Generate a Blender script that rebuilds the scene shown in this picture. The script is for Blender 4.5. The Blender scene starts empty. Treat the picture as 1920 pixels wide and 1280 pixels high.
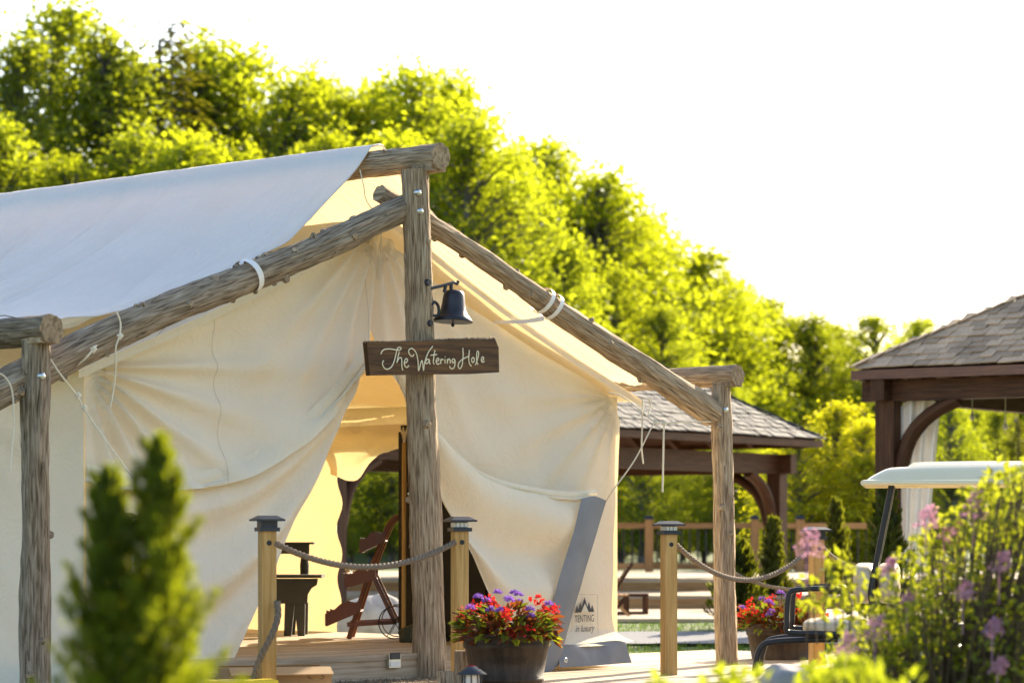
import bpy, math, random
from mathutils import Vector, Matrix, noise
R = math.radians
rnd = random.Random(7)
S = bpy.context.scene
COL = S.collection
# ------------------------------------------------------------------ camera, sky, sun, exposure
FPX, HOR, ZC = 5320.0, 1006.0, 1.408
cam = bpy.data.cameras.new('camera'); camo = bpy.data.objects.new('camera', cam); COL.objects.link(camo)
camo.location = (0, 0, ZC); camo.rotation_euler = (R(90), 0, 0)
cam.sensor_width = 36; cam.lens = FPX / 1920 * 36
cam.shift_y = (HOR - 640) / 1920; cam.clip_end = 1500
cam.dof.use_dof = True; cam.dof.focus_distance = 19.2; cam.dof.aperture_fstop = 2.7
S.camera = camo
SUN_AZ, SUN_EL = 29.0, 26.0      # azimuth to the right of the view direction (+Y)
w = bpy.data.worlds.new('World'); S.world = w; w.use_nodes = True
nt = w.node_tree; bg = nt.nodes['Background']
sky = nt.nodes.new('ShaderNodeTexSky'); sky.sky_type = 'NISHITA'; sky.sun_disc = False
sky.sun_elevation = R(SUN_EL); sky.sun_rotation = R(SUN_AZ); sky.air_density = 1.0; sky.dust_density = 2.0; sky.ozone_density = 1.0
nt.links.new(sky.outputs[0], bg.inputs[0]); bg.inputs[1].default_value = 0.125
sl = bpy.data.lights.new('sun', 'SUN'); sl.energy = 5.0; sl.angle = R(0.6); sl.color = (1, .86, .66)
so = bpy.data.objects.new('sun', sl); COL.objects.link(so); so.location = (20, 30, 20)
sd = Vector((math.sin(R(SUN_AZ)) * math.cos(R(SUN_EL)), math.cos(R(SUN_AZ)) * math.cos(R(SUN_EL)), math.sin(R(SUN_EL))))
so.rotation_euler = sd.to_track_quat('Z', 'Y').to_euler()
S.view_settings.view_transform = 'Standard'; S.view_settings.look = 'None'
S.view_settings.exposure = 1.57; S.view_settings.gamma = 1.0
S.render.engine = 'CYCLES'
# ------------------------------------------------------------------ geometry of the place
TH = 0.746; DF = Vector((math.sin(TH), math.cos(TH), 0)); DR = Vector((-math.cos(TH), math.sin(TH), 0)); UP = Vector((0, 0, 1))
C0 = Vector((-.596, 18.901, 0))
ZD, ZP = .45, .635                      # deck, tent platform
def T(h, s, z): return C0 + DF * h + DR * s + UP * z
def at(x, y, Y): return Vector(((x - 960) / FPX * Y, Y, ZC + (HOR - y) / FPX * Y))
def on_s(x, y, s):                       # pixel direction met with the tent's plane at depth s
    kx, kz = (x - 960) / FPX, (HOR - y) / FPX
    Y = (s + C0.x * DR.x + C0.y * DR.y) / (kx * DR.x + DR.y); return Vector((kx * Y, Y, ZC + kz * Y))
def on_h(x, y, h):
    kx, kz = (x - 960) / FPX, (HOR - y) / FPX
    Y = (h + C0.x * DF.x + C0.y * DF.y) / (kx * DF.x + DF.y); return Vector((kx * Y, Y, ZC + kz * Y))
def on_z(x, y, z):
    Y = (z - ZC) * FPX / (HOR - y); return at(x, y, Y)
# ------------------------------------------------------------------ helpers
OFF = {}
class MB:
    def __init__(s): s.v = []; s.f = []; s.uv = []; s.m = []; s.sm = []
    def add(s, verts, faces, uvs=None, mi=0, smooth=True):
        o = len(s.v); s.v += [Vector(p) for p in verts]
        for i, f in enumerate(faces):
            s.f.append([a + o for a in f]); s.uv.append(uvs[i] if uvs else [(0, 0)] * len(f)); s.m.append(mi); s.sm.append(smooth)
    def box(s, c, ax, hs, mi=0, taper=1.0):
        c = Vector(c); a = [Vector(q).normalized() for q in ax]
        L = max(range(3), key=lambda i: hs[i]); ou, ov = rnd.random() * 9, rnd.random() * 9
        vs = []; lc = []
        for k in range(8):
            sx, sy, sz = (k & 1) * 2 - 1, ((k >> 1) & 1) * 2 - 1, ((k >> 2) & 1) * 2 - 1
            t = taper if sz > 0 else 1
            q = (sx * hs[0] * t, sy * hs[1] * t, sz * hs[2]); lc.append(q); vs.append(c + a[0] * q[0] + a[1] * q[1] + a[2] * q[2])
        F = [(0, 2, 3, 1), (4, 5, 7, 6), (0, 1, 5, 4), (2, 6, 7, 3), (0, 4, 6, 2), (1, 3, 7, 5)]; N = [2, 2, 1, 1, 0, 0]
        if a[0].cross(a[1]).dot(a[2]) < 0: F = [f[::-1] for f in F]
        uv = []
        for f, n in zip(F, N):
            r = [i for i in range(3) if i != n]
            if L in r: r = [i for i in r if i != L] + [L]
            uv.append([(lc[i][r[0]] + ou, lc[i][r[1]] + ov) for i in f])
        s.add(vs, F, uv, mi, False); return s
    def bar(s, p, q, wx, wy, side=None, mi=0):
        p, q = Vector(p), Vector(q); d = (q - p); a = d.normalized()
        sd_ = Vector(side) if side is not None else (UP if abs(a.z) < .9 else DF)
        b = a.cross(sd_).normalized(); c = b.cross(a)
        return s.box((p + q) / 2, (b, c, a), (wx / 2, wy / 2, d.length / 2), mi)
    def tube(s, path, rad, n=10, mi=0, capm=None, bark=0.0, seed=0, flat=1.0, ref=None):
        P = [Vector(p) for p in path]; k = len(P)
        rr = rad if isinstance(rad, (list, tuple)) else [rad] * k
        tang = [(P[min(i + 1, k - 1)] - P[max(i - 1, 0)]).normalized() for i in range(k)]
        u = Vector(ref) if ref is not None else (UP if abs(tang[0].z) < .8 else Vector((1, 0, 0)))
        vs = []; ln = 0; lens = []
        for i in range(k):
            if i: ln += (P[i] - P[i - 1]).length
            lens.append(ln)
            t = tang[i]; u = (u - t * u.dot(t)).normalized(); b = t.cross(u)
            for j in range(n):
                a = 2 * math.pi * j / n; r = rr[i]
                if bark:
                    r += bark * (noise.noise(Vector((math.cos(a) * 3.2 + seed, math.sin(a) * 3.2, ln * 1.3))) * 1.1
                                 + .7 * noise.noise(Vector((math.cos(a) * 11 + seed, math.sin(a) * 11, ln * 3.0)))
                                 + .5 * noise.noise(Vector((math.cos(a) * 22, math.sin(a) * 22 + seed, ln * 9.0))))
                vs.append(P[i] + (u * math.cos(a) + b * math.sin(a) * flat) * r)
        F = []; U = []
        cir = 2 * math.pi * max(rr)
        for i in range(k - 1):
            for j in range(n):
                j2 = (j + 1) % n
                F.append((i * n + j, i * n + j2, (i + 1) * n + j2, (i + 1) * n + j))
                U.append([(j / n * cir, lens[i]), ((j + 1) / n * cir, lens[i]), ((j + 1) / n * cir, lens[i + 1]), (j / n * cir, lens[i + 1])])
        s.add(vs, F, U, mi)
        cm = mi if capm is None else capm
        for base, rev in ((0, True), ((k - 1) * n, False)):
            ring = [vs[base + j] for j in range(n)]
            f = tuple(range(n)); f = f[::-1] if rev else f
            s.add(ring, [f], [[(ring[a].x + ring[a].y, ring[a].z) for a in f]], cm, False)
        return s
    def lathe(s, o, prof, n=24, mi=0, axis=UP, ref=None):
        o = Vector(o); ax = Vector(axis).normalized(); u = Vector(ref) if ref is not None else (Vector((1, 0, 0)) if abs(ax.x) < .9 else UP)
        u = (u - ax * u.dot(ax)).normalized(); b = ax.cross(u); vs = []; F = []; U = []
        for r, z in prof:
            for j in range(n):
                a = 2 * math.pi * j / n; vs.append(o + ax * z + (u * math.cos(a) + b * math.sin(a)) * r)
        for i in range(len(prof) - 1):
            for j in range(n):
                j2 = (j + 1) % n; F.append((i * n + j, i * n + j2, (i + 1) * n + j2, (i + 1) * n + j))
                U.append([(j / n, prof[i][1]), ((j + 1) / n, prof[i][1]), ((j + 1) / n, prof[i + 1][1]), (j / n, prof[i + 1][1])])
        s.add(vs, F, U, mi); return s
    def grid(s, fn, nu, nv, mi=0):
        vs = [fn(i / nu, j / nv) for j in range(nv + 1) for i in range(nu + 1)]
        F = []; U = []; W = nu + 1
        for j in range(nv):
            for i in range(nu):
                F.append((j * W + i, j * W + i + 1, (j + 1) * W + i + 1, (j + 1) * W + i))
                U.append([(i / nu, j / nv), ((i + 1) / nu, j / nv), ((i + 1) / nu, (j + 1) / nv), (i / nu, (j + 1) / nv)])
        s.add(vs, F, U, mi); return s
    def quad(s, a, b, c, d, mi=0, uv=None): s.add([a, b, c, d], [(0, 1, 2, 3)], [uv or [(0, 0), (1, 0), (1, 1), (0, 1)]], mi, False); return s
    def build(s, name, mats, parent=None, kind=None):
        me = bpy.data.meshes.new(name); off = OFF.get(parent.name, Vector()) if parent else Vector()
        me.from_pydata([v - off for v in s.v], [], s.f)
        uvl = me.uv_layers.new(name='UVMap'); k = 0
        for fu in s.uv:
            for q in fu: uvl.data[k].uv = q; k += 1
        ms = mats if isinstance(mats, (list, tuple)) else [mats]
        for m in ms: me.materials.append(m)
        me.polygons.foreach_set('material_index', s.m); me.polygons.foreach_set('use_smooth', s.sm); me.update()
        o = bpy.data.objects.new(name, me); COL.objects.link(o)
        if parent: o.parent = parent; OFF[o.name] = off
        if kind: o['kind'] = kind
        return o
def tag(o, label, cat, group=None):
    o['label'] = label; o['category'] = cat
    if group: o['group'] = group
    return o
def thing(name, label, cat, loc, group=None):
    o = bpy.data.objects.new(name, None); COL.objects.link(o); o.location = loc; o.empty_display_size = .1
    OFF[o.name] = Vector(loc); return tag(o, label, cat, group)
def copy_tree(o, parent=None):
    c = o.copy(); COL.objects.link(c)
    if parent: c.parent = parent
    for ch in o.children: copy_tree(ch, c)
    return c
def spline(pts, n):                       # Catmull-Rom through points, n+1 samples by arc length
    P = [Vector(p) for p in pts]
    if len(P) == 2: return [P[0].lerp(P[1], i / n) for i in range(n + 1)]
    Q = [P[0] * 2 - P[1]] + P + [P[-1] * 2 - P[-2]]; D = []
    for i in range(1, len(Q) - 2):
        for k in range(16):
            t = k / 16; a, b, c, d = Q[i - 1], Q[i], Q[i + 1], Q[i + 2]
            D.append(.5 * ((2 * b) + (c - a) * t + (2 * a - 5 * b + 4 * c - d) * t * t + (3 * b - a - 3 * c + d) * t ** 3))
    D.append(P[-1]); L = [0]
    for i in range(1, len(D)): L.append(L[-1] + (D[i] - D[i - 1]).length)
    out = []; j = 0
    for i in range(n + 1):
        t = L[-1] * i / n
        while j < len(L) - 2 and L[j + 1] < t: j += 1
        sg = L[j + 1] - L[j]; out.append(D[j].lerp(D[j + 1], (t - L[j]) / sg if sg > 1e-9 else 0))
    return out
def nz(x, y=0., z=0.): return noise.noise(Vector((x, y, z)))
# ------------------------------------------------------------------ materials
def newmat(name):
    m = bpy.data.materials.new(name); m.use_nodes = True; n = m.node_tree.nodes; return m, n, m.node_tree.links, n['Principled BSDF']
def ramp(n, l, src, stops):
    r = n.new('ShaderNodeValToRGB'); e = r.color_ramp.elements
    while len(e) < len(stops): e.new(.5)
    for k, (p, c) in enumerate(stops): e[k].position = p; e[k].color = (*c, 1)
    l.new(src, r.inputs[0]); return r.outputs[0]
def fiber(name, stops, sx, sy, rough=.85, bump=.4, dist=.01, detail=6, big=2.0, vary=.25, spec=.2):
    """wood, bark or fibre: noise stretched along UV v (metres)"""
    m, n, l, b = newmat(name)
    uv = n.new('ShaderNodeUVMap'); mp = n.new('ShaderNodeMapping'); mp.inputs['Scale'].default_value = (sx, sy, 1); l.new(uv.outputs[0], mp.inputs[0])
    no = n.new('ShaderNodeTexNoise'); no.inputs['Scale'].default_value = 1; no.inputs['Detail'].default_value = detail; no.inputs['Distortion'].default_value = .6; l.new(mp.outputs[0], no.inputs[0])
    c = ramp(n, l, no.outputs[0], stops)
    oi = n.new('ShaderNodeObjectInfo'); n2 = n.new('ShaderNodeTexNoise'); n2.inputs['Scale'].default_value = big
    g = n.new('ShaderNodeNewGeometry'); l.new(g.outputs['Position'], n2.inputs[0])
    ad = n.new('ShaderNodeMath'); ad.operation = 'ADD'; l.new(n2.outputs[0], ad.inputs[0]); l.new(oi.outputs['Random'], ad.inputs[1])
    mr = n.new('ShaderNodeMapRange'); mr.inputs[1].default_value = .3; mr.inputs[2].default_value = 1.7; mr.inputs[3].default_value = 1 - vary; mr.inputs[4].default_value = 1 + vary; l.new(ad.outputs[0], mr.inputs[0])
    hs = n.new('ShaderNodeHueSaturation'); l.new(mr.outputs[0], hs.inputs['Value']); l.new(c, hs.inputs['Color'])
    l.new(hs.outputs[0], b.inputs['Base Color']); b.inputs['Roughness'].default_value = rough; b.inputs['Specular IOR Level'].default_value = spec
    bp = n.new('ShaderNodeBump'); bp.inputs['Strength'].default_value = bump; bp.inputs['Distance'].default_value = dist; l.new(no.outputs[0], bp.inputs['Height']); l.new(bp.outputs[0], b.inputs['Normal'])
    return m
def plain(name, col, rough=.6, vary=.15, scale=8., bump=.0, metal=0., spec=.4):
    m, n, l, b = newmat(name)
    tc = n.new('ShaderNodeTexCoord'); no = n.new('ShaderNodeTexNoise'); no.inputs['Scale'].default_value = scale; no.inputs['Detail'].default_value = 5; l.new(tc.outputs['Object'], no.inputs[0])
    c = ramp(n, l, no.outputs[0], [(.25, tuple(q * (1 - vary) for q in col)), (.75, tuple(min(1, q * (1 + vary)) for q in col))])
    l.new(c, b.inputs['Base Color']); b.inputs['Roughness'].default_value = rough; b.inputs['Metallic'].default_value = metal; b.inputs['Specular IOR Level'].default_value = spec
    if bump:
        bp = n.new('ShaderNodeBump'); bp.inputs['Strength'].default_value = bump; bp.inputs['Distance'].default_value = .01; l.new(no.outputs[0], bp.inputs['Height']); l.new(bp.outputs[0], b.inputs['Normal'])
    return m
def cloth(name, col, tcol, tr=.4, weave=900., stain=.06):
    m, n, l, b = newmat(name); out = n['Material Output']; n.remove(b)
    g = n.new('ShaderNodeNewGeometry'); no = n.new('ShaderNodeTexNoise'); no.inputs['Scale'].default_value = 1.6; no.inputs['Detail'].default_value = 6; l.new(g.outputs['Position'], no.inputs[0])
    c = ramp(n, l, no.outputs[0], [(.3, tuple(q * (1 - stain) for q in col)), (.65, col)])
    d = n.new('ShaderNodeBsdfDiffuse'); t = n.new('ShaderNodeBsdfTranslucent'); mx = n.new('ShaderNodeMixShader'); l.new(c, d.inputs[0]); t.inputs[0].default_value = (*tcol, 1)
    n3 = n.new('ShaderNodeTexNoise'); n3.inputs['Scale'].default_value = 26; n3.inputs['Detail'].default_value = 8; l.new(g.outputs['Position'], n3.inputs[0])
    bp = n.new('ShaderNodeBump'); bp.inputs['Strength'].default_value = .12; bp.inputs['Distance'].default_value = .01; l.new(n3.outputs[0], bp.inputs['Height'])
    n4 = n.new('ShaderNodeTexNoise'); n4.inputs['Scale'].default_value = 4.5; n4.inputs['Detail'].default_value = 3; n4.inputs['Distortion'].default_value = 1.8; l.new(g.outputs['Position'], n4.inputs[0])
    rc = ramp(n, l, n4.outputs[0], [(.40, (0, 0, 0)), (.50, (1, 1, 1)), (.60, (0, 0, 0))])
    b2 = n.new('ShaderNodeBump'); b2.inputs['Strength'].default_value = .22; b2.inputs['Distance'].default_value = .012; l.new(rc, b2.inputs['Height']); l.new(bp.outputs[0], b2.inputs['Normal']); l.new(b2.outputs[0], d.inputs['Normal'])
    mx.inputs[0].default_value = tr; l.new(d.outputs[0], mx.inputs[1]); l.new(t.outputs[0], mx.inputs[2]); l.new(mx.outputs[0], out.inputs[0]); return m
def leafmat(name, c1, c2, tcol, tr=.5, scale=1.2, gloss=.03):
    m, n, l, b = newmat(name); out = n['Material Output']; n.remove(b)
    g = n.new('ShaderNodeNewGeometry'); no = n.new('ShaderNodeTexNoise'); no.inputs['Scale'].default_value = scale; no.inputs['Detail'].default_value = 4; l.new(g.outputs['Position'], no.inputs[0])
    oi = n.new('ShaderNodeObjectInfo'); ad = n.new('ShaderNodeMath'); ad.operation = 'MULTIPLY_ADD'; ad.inputs[1].default_value = .35; l.new(oi.outputs['Random'], ad.inputs[0]); l.new(no.outputs[0], ad.inputs[2])
    c = ramp(n, l, ad.outputs[0], [(.4, c1), (.85, c2)])
    tc = ramp(n, l, ad.outputs[0], [(.4, tuple(q * .7 for q in tcol)), (.85, tcol)])
    d = n.new('ShaderNodeBsdfDiffuse'); t = n.new('ShaderNodeBsdfTranslucent'); mx = n.new('ShaderNodeMixShader'); l.new(c, d.inputs[0]); l.new(tc, t.inputs[0])
    mx.inputs[0].default_value = tr; l.new(d.outputs[0], mx.inputs[1]); l.new(t.outputs[0], mx.inputs[2])
    gl = n.new('ShaderNodeBsdfGlossy'); gl.inputs['Roughness'].default_value = .45; m2 = n.new('ShaderNodeMixShader'); m2.inputs[0].default_value = gloss
    l.new(mx.outputs[0], m2.inputs[1]); l.new(gl.outputs[0], m2.inputs[2]); l.new(m2.outputs[0], out.inputs[0]); return m
M = {}
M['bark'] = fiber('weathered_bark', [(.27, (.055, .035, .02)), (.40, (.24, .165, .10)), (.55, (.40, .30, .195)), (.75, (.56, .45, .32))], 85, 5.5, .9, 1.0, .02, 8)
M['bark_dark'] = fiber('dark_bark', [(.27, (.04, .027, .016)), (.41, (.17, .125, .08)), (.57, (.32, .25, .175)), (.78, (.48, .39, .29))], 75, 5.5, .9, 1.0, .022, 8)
M['endgrain'] = fiber('cut_log_end', [(.3, (.16, .11, .065)), (.55, (.36, .26, .16)), (.8, (.48, .37, .25))], 25, 25, .85, .5, .006)
M['deck'] = fiber('deck_wood', [(.25, (.26, .19, .12)), (.5, (.44, .34, .23)), (.8, (.55, .45, .32))], 60, 2.5, .7, .25, .004)
M['post'] = fiber('pine_post', [(.25, (.28, .155, .045)), (.5, (.46, .28, .095)), (.8, (.54, .36, .15))], 50, 2.2, .6, .2, .003)
M['rail'] = fiber('cedar_rail', [(.25, (.26, .13, .05)), (.5, (.40, .22, .09)), (.8, (.48, .29, .13))], 50, 2.2, .65, .2, .003)
M['timber'] = fiber('dark_stained_timber', [(.25, (.03, .012, .006)), (.5, (.07, .029, .013)), (.8, (.115, .05, .023))], 40, 2.5, .6, .25, .004)
M['redwood'] = fiber('varnished_redwood', [(.25, (.06, .016, .006)), (.5, (.15, .042, .014)), (.8, (.22, .075, .026))], 45, 3, .35, .2, .003, spec=.5)
M['signwood'] = fiber('stained_sign_board', [(.25, (.022, .010, .004)), (.45, (.065, .030, .011)), (.62, (.12, .058, .019)), (.82, (.24, .115, .035))], 34, 2.2, .6, .3, .003, vary=.1)
M['shingle'] = fiber('cedar_shingle', [(.25, (.22, .13, .075)), (.5, (.43, .30, .19)), (.8, (.62, .47, .33))], 60, 5, .8, .5, .006, vary=.45)
M['shingle_dark'] = fiber('weathered_grey_shingle', [(.25, (.04, .038, .036)), (.5, (.095, .09, .085)), (.8, (.17, .16, .15))], 60, 5, .8, .5, .006, vary=.5)
M['rope'] = fiber('brown_rope', [(.3, (.13, .095, .065)), (.6, (.27, .21, .15)), (.8, (.36, .29, .22))], 200, 90, .9, .6, .004)
M['cord'] = plain('pale_cord', (.72, .64, .48), .8, .1, 60)
M['strap'] = plain('white_strap', (.78, .76, .72), .6, .06, 30)
M['canvas'] = cloth('cream_canvas', (.90, .85, .69), (.88, .66, .33), .26)
M['fly'] = cloth('white_fly_canvas', (.87, .875, .85), (.90, .68, .36), .28)
M['seam'] = plain('canvas_stitching', (.50, .46, .38), .9, .1)
M['vinyl'] = plain('grey_vinyl', (.19, .20, .215), .42, .12, 6, .25)
M['print'] = plain('dark_grey_print', (.07, .07, .075), .8, .1)
M['iron'] = plain('black_cast_iron', (.016, .014, .018), .38, .3, 20, .15, 0, .5)
M['steel'] = plain('zinc_bolt', (.55, .57, .55), .3, .1, 30, 0, 1.)
M['cream'] = plain('cream_paint', (.78, .70, .47), .7, .05)
M['black'] = plain('black_plastic', (.018, .018, .02), .45, .2)
M['cap'] = plain('slate_black_cap', (.03, .033, .04), .4, .2, 12)
M['lens'] = plain('frosted_lens', (.75, .73, .66), .25, .05)
M['grey_paint'] = plain('charcoal_paint', (.055, .057, .05), .55, .15)
M['soot'] = plain('near_black_wood', (.012, .009, .008), .6, .3)
M['pot'] = fiber('barrel_plastic', [(.25, (.022, .014, .009)), (.5, (.044, .03, .02)), (.8, (.07, .05, .034))], 30, 4, .6, .25, .004, spec=.2)
M['soil'] = plain('soil', (.03, .02, .013), .95, .4, 30, .5)
M['card'] = plain('cardboard', (.42, .27, .13), .8, .1, 5)
M['yellow'] = plain('yellow_plastic', (.75, .56, .03), .4, .05)
M['mat'] = plain('coir_mat', (.22, .17, .11), 1, .4, 120, 1.)
M['stone'] = plain('grey_stone', (.33, .31, .29), .85, .3, 5, .6)
M['rock'] = plain('dark_mossy_rock', (.05, .055, .035), .9, .3, 8, .5)
M['gravel'] = plain('gravel', (.17, .17, .175), .95, .4, 60, 1.)
M['ivory'] = plain('ivory_cart_plastic', (.82, .71, .48), .3, .05, 3, 0, 0, .5)
M['seatvinyl'] = plain('ivory_seat_vinyl', (.52, .43, .29), .45, .06, 5)
M['tyre'] = plain('rubber', (.02, .02, .02), .8, .2)
M['grass'] = leafmat('lawn_grass', (.05, .09, .012), (.09, .14, .02), (.14, .24, .02), .35, .8)
M['ground'] = plain('lawn_soil', (.075, .105, .022), .95, .4, 2.5, .4)
M['leaf_a'] = leafmat('bright_leaf', (.09, .115, .006), (.14, .165, .008), (.56, .62, .014), .70, .35)
M['leaf_b'] = leafmat('mid_leaf', (.06, .085, .008), (.105, .13, .010), (.46, .52, .015), .66, .35)
M['leaf_c'] = leafmat('conifer_needle', (.04, .05, .008), (.075, .08, .012), (.24, .23, .012), .42, .5)
M['leaf_y'] = leafmat('yellow_leaf', (.15, .165, .008), (.22, .225, .01), (.85, .82, .015), .66, .6)
M['cedar'] = leafmat('cedar_spray', (.04, .068, .006), (.11, .135, .008), (.38, .43, .012), .45, 9.)
M['cedar_far'] = leafmat('dark_cedar_spray', (.03, .045, .008), (.07, .08, .012), (.26, .28, .01), .4, 3.)
M['lilac_leaf'] = leafmat('lilac_leaf', (.04, .06, .008), (.12, .14, .010), (.46, .49, .02), .5, 9.)
M['shrub_leaf'] = leafmat('lime_leaf', (.12, .17, .012), (.19, .23, .015), (.50, .56, .02), .5, 5.)
M['lilac'] = leafmat('lilac_petal', (.40, .21, .33), (.60, .33, .42), (.62, .32, .42), .4, 9.)
M['red'] = leafmat('red_petal', (.42, .008, .02), (.70, .025, .014), (.75, .035, .02), .4, 9.)
M['purple'] = leafmat('violet_petal', (.22, .09, .50), (.34, .17, .62), (.38, .18, .62), .35, 20.)
M['bronze_leaf'] = leafmat('bronze_leaf', (.045, .018, .010), (.13, .04, .012), (.32, .09, .015), .4, 14.)
M['green_leaf'] = leafmat('bedding_leaf', (.04, .07, .012), (.11, .13, .015), (.28, .32, .02), .4, 14.)
M['trunk'] = fiber('tree_bark', [(.3, (.07, .06, .05)), (.6, (.17, .15, .13)), (.8, (.30, .28, .25))], 12, 2, .9, .8, .02)
M['twig'] = plain('twig', (.11, .075, .045), .9, .2)
M['bulb'] = plain('glass_bulb', (.75, .72, .62), .15, .05)
M['curtain'] = cloth('white_curtain', (.80, .78, .75), (.80, .74, .62), .35)
# ------------------------------------------------------------------ ground
def gz(X, Y):
    def sm(a, b, t): t = min(1, max(0, (t - a) / (b - a))); return t * t * (3 - 2 * t)
    return .40 * sm(20.5, 23.2, Y) + .08 * sm(27, 31, Y) + .25 * sm(34, 60, Y) + 1.2 * sm(60, 120, Y)
b = MB(); xs = [-400, -150, -60, -30] + [x * .75 - 15 for x in range(41)] + [30, 60, 150, 400]; ys = [-60, 0, 4] + [8 + .6 * k for k in range(50)] + [40, 46, 55, 65, 80, 100, 130, 200, 600]
vs = [(x, y, gz(x, y) + (.02 * nz(x * .7, y * .7) if 4 < y < 60 else 0)) for y in ys for x in xs]; W = len(xs)
b.add(vs, [(j * W + i, j * W + i + 1, (j + 1) * W + i + 1, (j + 1) * W + i) for j in range(len(ys) - 1) for i in range(W - 1)])
b.build('ground', M['ground'])['kind'] = 'structure'
b = MB(); b.grid(lambda u, v: Vector((-1 + 9 * u, 25.6 + 2.5 * v + .5 * math.sin(u * 5), gz(0, 25.6 + 2.5 * v + .5 * math.sin(u * 5)) + .03)), 30, 6)
b.build('gravel_path', M['gravel'])['kind'] = 'structure'
b = MB(); g = random.Random(3)
for k in range(9000):
    X, Y = g.uniform(-.2, 5), g.uniform(23.2, 30.2)
    if 25.7 + .5 * math.sin((X + 1) / 9 * 5) < Y < 28.0 + .5 * math.sin((X + 1) / 9 * 5): continue
    z = gz(X, Y) - .005; hh = g.uniform(.03, .075); a = g.random() * 6.28; dx, dy = math.cos(a) * .006, math.sin(a) * .006; lx, ly = g.uniform(-.03, .03), g.uniform(-.03, .03)
    b.add([(X - dx, Y - dy, z), (X + dx, Y + dy, z), (X + lx, Y + ly, z + hh)], [(0, 1, 2)], None, 0, False)
o = b.build('grass', M['grass'], None, 'stuff'); tag(o, 'short green lawn grass beside the grey gravel path', 'grass')
# ------------------------------------------------------------------ decks
def planks(parent, s0, s1, h0, h1, z, wd, mat, gap=.006, name='plank', th=.035):
    s = s0
    while s < s1 - .02:
        jit = .0015 * nz(s * 7)
        MB().box(T((h0 + h1) / 2 + rnd.uniform(-.01, .01), s + wd / 2, z - th / 2 + jit), (DR, UP, DF), ((wd - gap) / 2, th / 2, (h1 - h0) / 2)).build(name, mat, parent)
        s += wd
dk = thing('wooden_deck', 'low pale plank deck in front of the canvas tent', 'deck', T(0, -1, 0)); dk['kind'] = 'structure'
planks(dk, -3.6, 1.75, -5.2, 5.4, ZD, .14, M['deck'])
MB().box(T(.1, -.92, .2), (DR, UP, DF), (2.62, .2, 5.2)).build('frame', M['timber'], dk)
pf = thing('tent_platform', 'raised plank floor step under the tent doorway', 'platform', T(0, .1, ZD)); pf['kind'] = 'structure'
planks(pf, .0, .84, -2.45, 1.0, ZP, .14, M['deck']); planks(pf, .84, 5.6, -2.45, 2.5, ZP, .14, M['deck'])
MB().box(T(-.73, .035, (ZD + ZP - .035) / 2 + .001), (DR, UP, DF), (.019, (ZP - ZD - .037) / 2, 1.70)).build('riser', M['deck'], pf)
# ------------------------------------------------------------------ log frame
fr = thing('tent_framework', 'weathered cedar log frame of posts and rafters carrying the tent fly', 'log frame', T(0, 0, ZD))
def log(name, p, q, r0, r1, mat='bark', knots=0, bend=.02, seed=0, n=30, label=None):
    p, q = Vector(p), Vector(q); L = (q - p).length; k = max(8, int(L / .035)); a = (q - p) / L
    sd_ = a.cross(UP if abs(a.z) < .9 else DF).normalized(); up = sd_.cross(a)
    path = []; rr = []
    for i in range(k + 1):
        t = i / k; path.append(p.lerp(q, t) + sd_ * bend * nz(t * 2.2 + seed, 1.3) + up * bend * nz(t * 2.2 + seed, 7.7)); rr.append((r0 + (r1 - r0) * t) * (1 + .05 * nz(t * L * 2.5, seed)))
    b = MB(); b.tube(path, rr, n, 0, 1, .011, seed)
    g = random.Random(seed * 13 + 5)
    for i in range(knots):                   # knot stubs
        j = g.randrange(3, k - 3); c = path[j]; an = g.uniform(0, 6.28); d = (sd_ * math.cos(an) + up * math.sin(an) + a * g.uniform(-.1, .4)).normalized()
        r = rr[j]; kr = g.uniform(.016, .03)
        b.tube([c + d * r * .75, c + d * (r + .006), c + d * (r + g.uniform(.012, .03))], [kr * 1.5, kr * 1.05, kr * .6], 9, 0, 1, .005, seed + i)
    for i in range(int(L * 9)):              # loose bark strips
        j = g.randrange(1, k - 2); an = g.uniform(0, 6.28); d = sd_ * math.cos(an) + up * math.sin(an); t = a.cross(d) * .006
        c = path[j] + d * rr[j] * .99; ln = g.uniform(.05, .14); e = c + a * ln * g.choice((-1, 1)) + d * g.uniform(.004, .03)
        b.add([c - t, c + t, e + t * .4, e - t * .4], [(0, 1, 2, 3)], [[(0, 0), (.01, 0), (.01, ln), (0, ln)]], 0, False)
    o = b.build(name, [M[mat], M['endgrain']], fr)
    if label: o['label'] = label
    return o
ZT = ZC + 1.142                          # top of the eave posts
WH = 3.215
pc0, pc1 = on_s(806, 1275, 0), on_s(778, 318, 0); pc0.z = ZD - .02
log('post', pc0, pc1, .112, .088, 'bark', 5, .012, 1, 34, 'tall centre post with the bell and name board')
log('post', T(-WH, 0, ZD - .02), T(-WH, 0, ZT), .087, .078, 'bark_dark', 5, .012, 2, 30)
log('post', on_s(1363, 1262, 0) * 1, on_s(1351, 722, 0), .083, .072, 'bark', 7, .015, 3, 30)
zr = ZC + 2.441
log('ridge_beam', T(0, -.17, zr + .075), T(0, 5.6, zr + .075), .086, .10, 'bark', 3, .012, 4, 34)
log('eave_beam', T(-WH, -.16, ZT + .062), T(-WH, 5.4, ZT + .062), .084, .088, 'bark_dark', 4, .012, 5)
log('eave_beam', T(WH, -.14, ZT + .062), T(WH, 5.4, ZT + .062), .078, .085, 'bark', 4, .012, 6)
ra, rb = on_s(752, 386, .10), on_s(-40, 748, .10)
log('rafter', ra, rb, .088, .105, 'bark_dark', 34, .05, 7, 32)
ra2, rb2 = on_s(709, 361, .2), on_s(1336, 772, .02)
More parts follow.
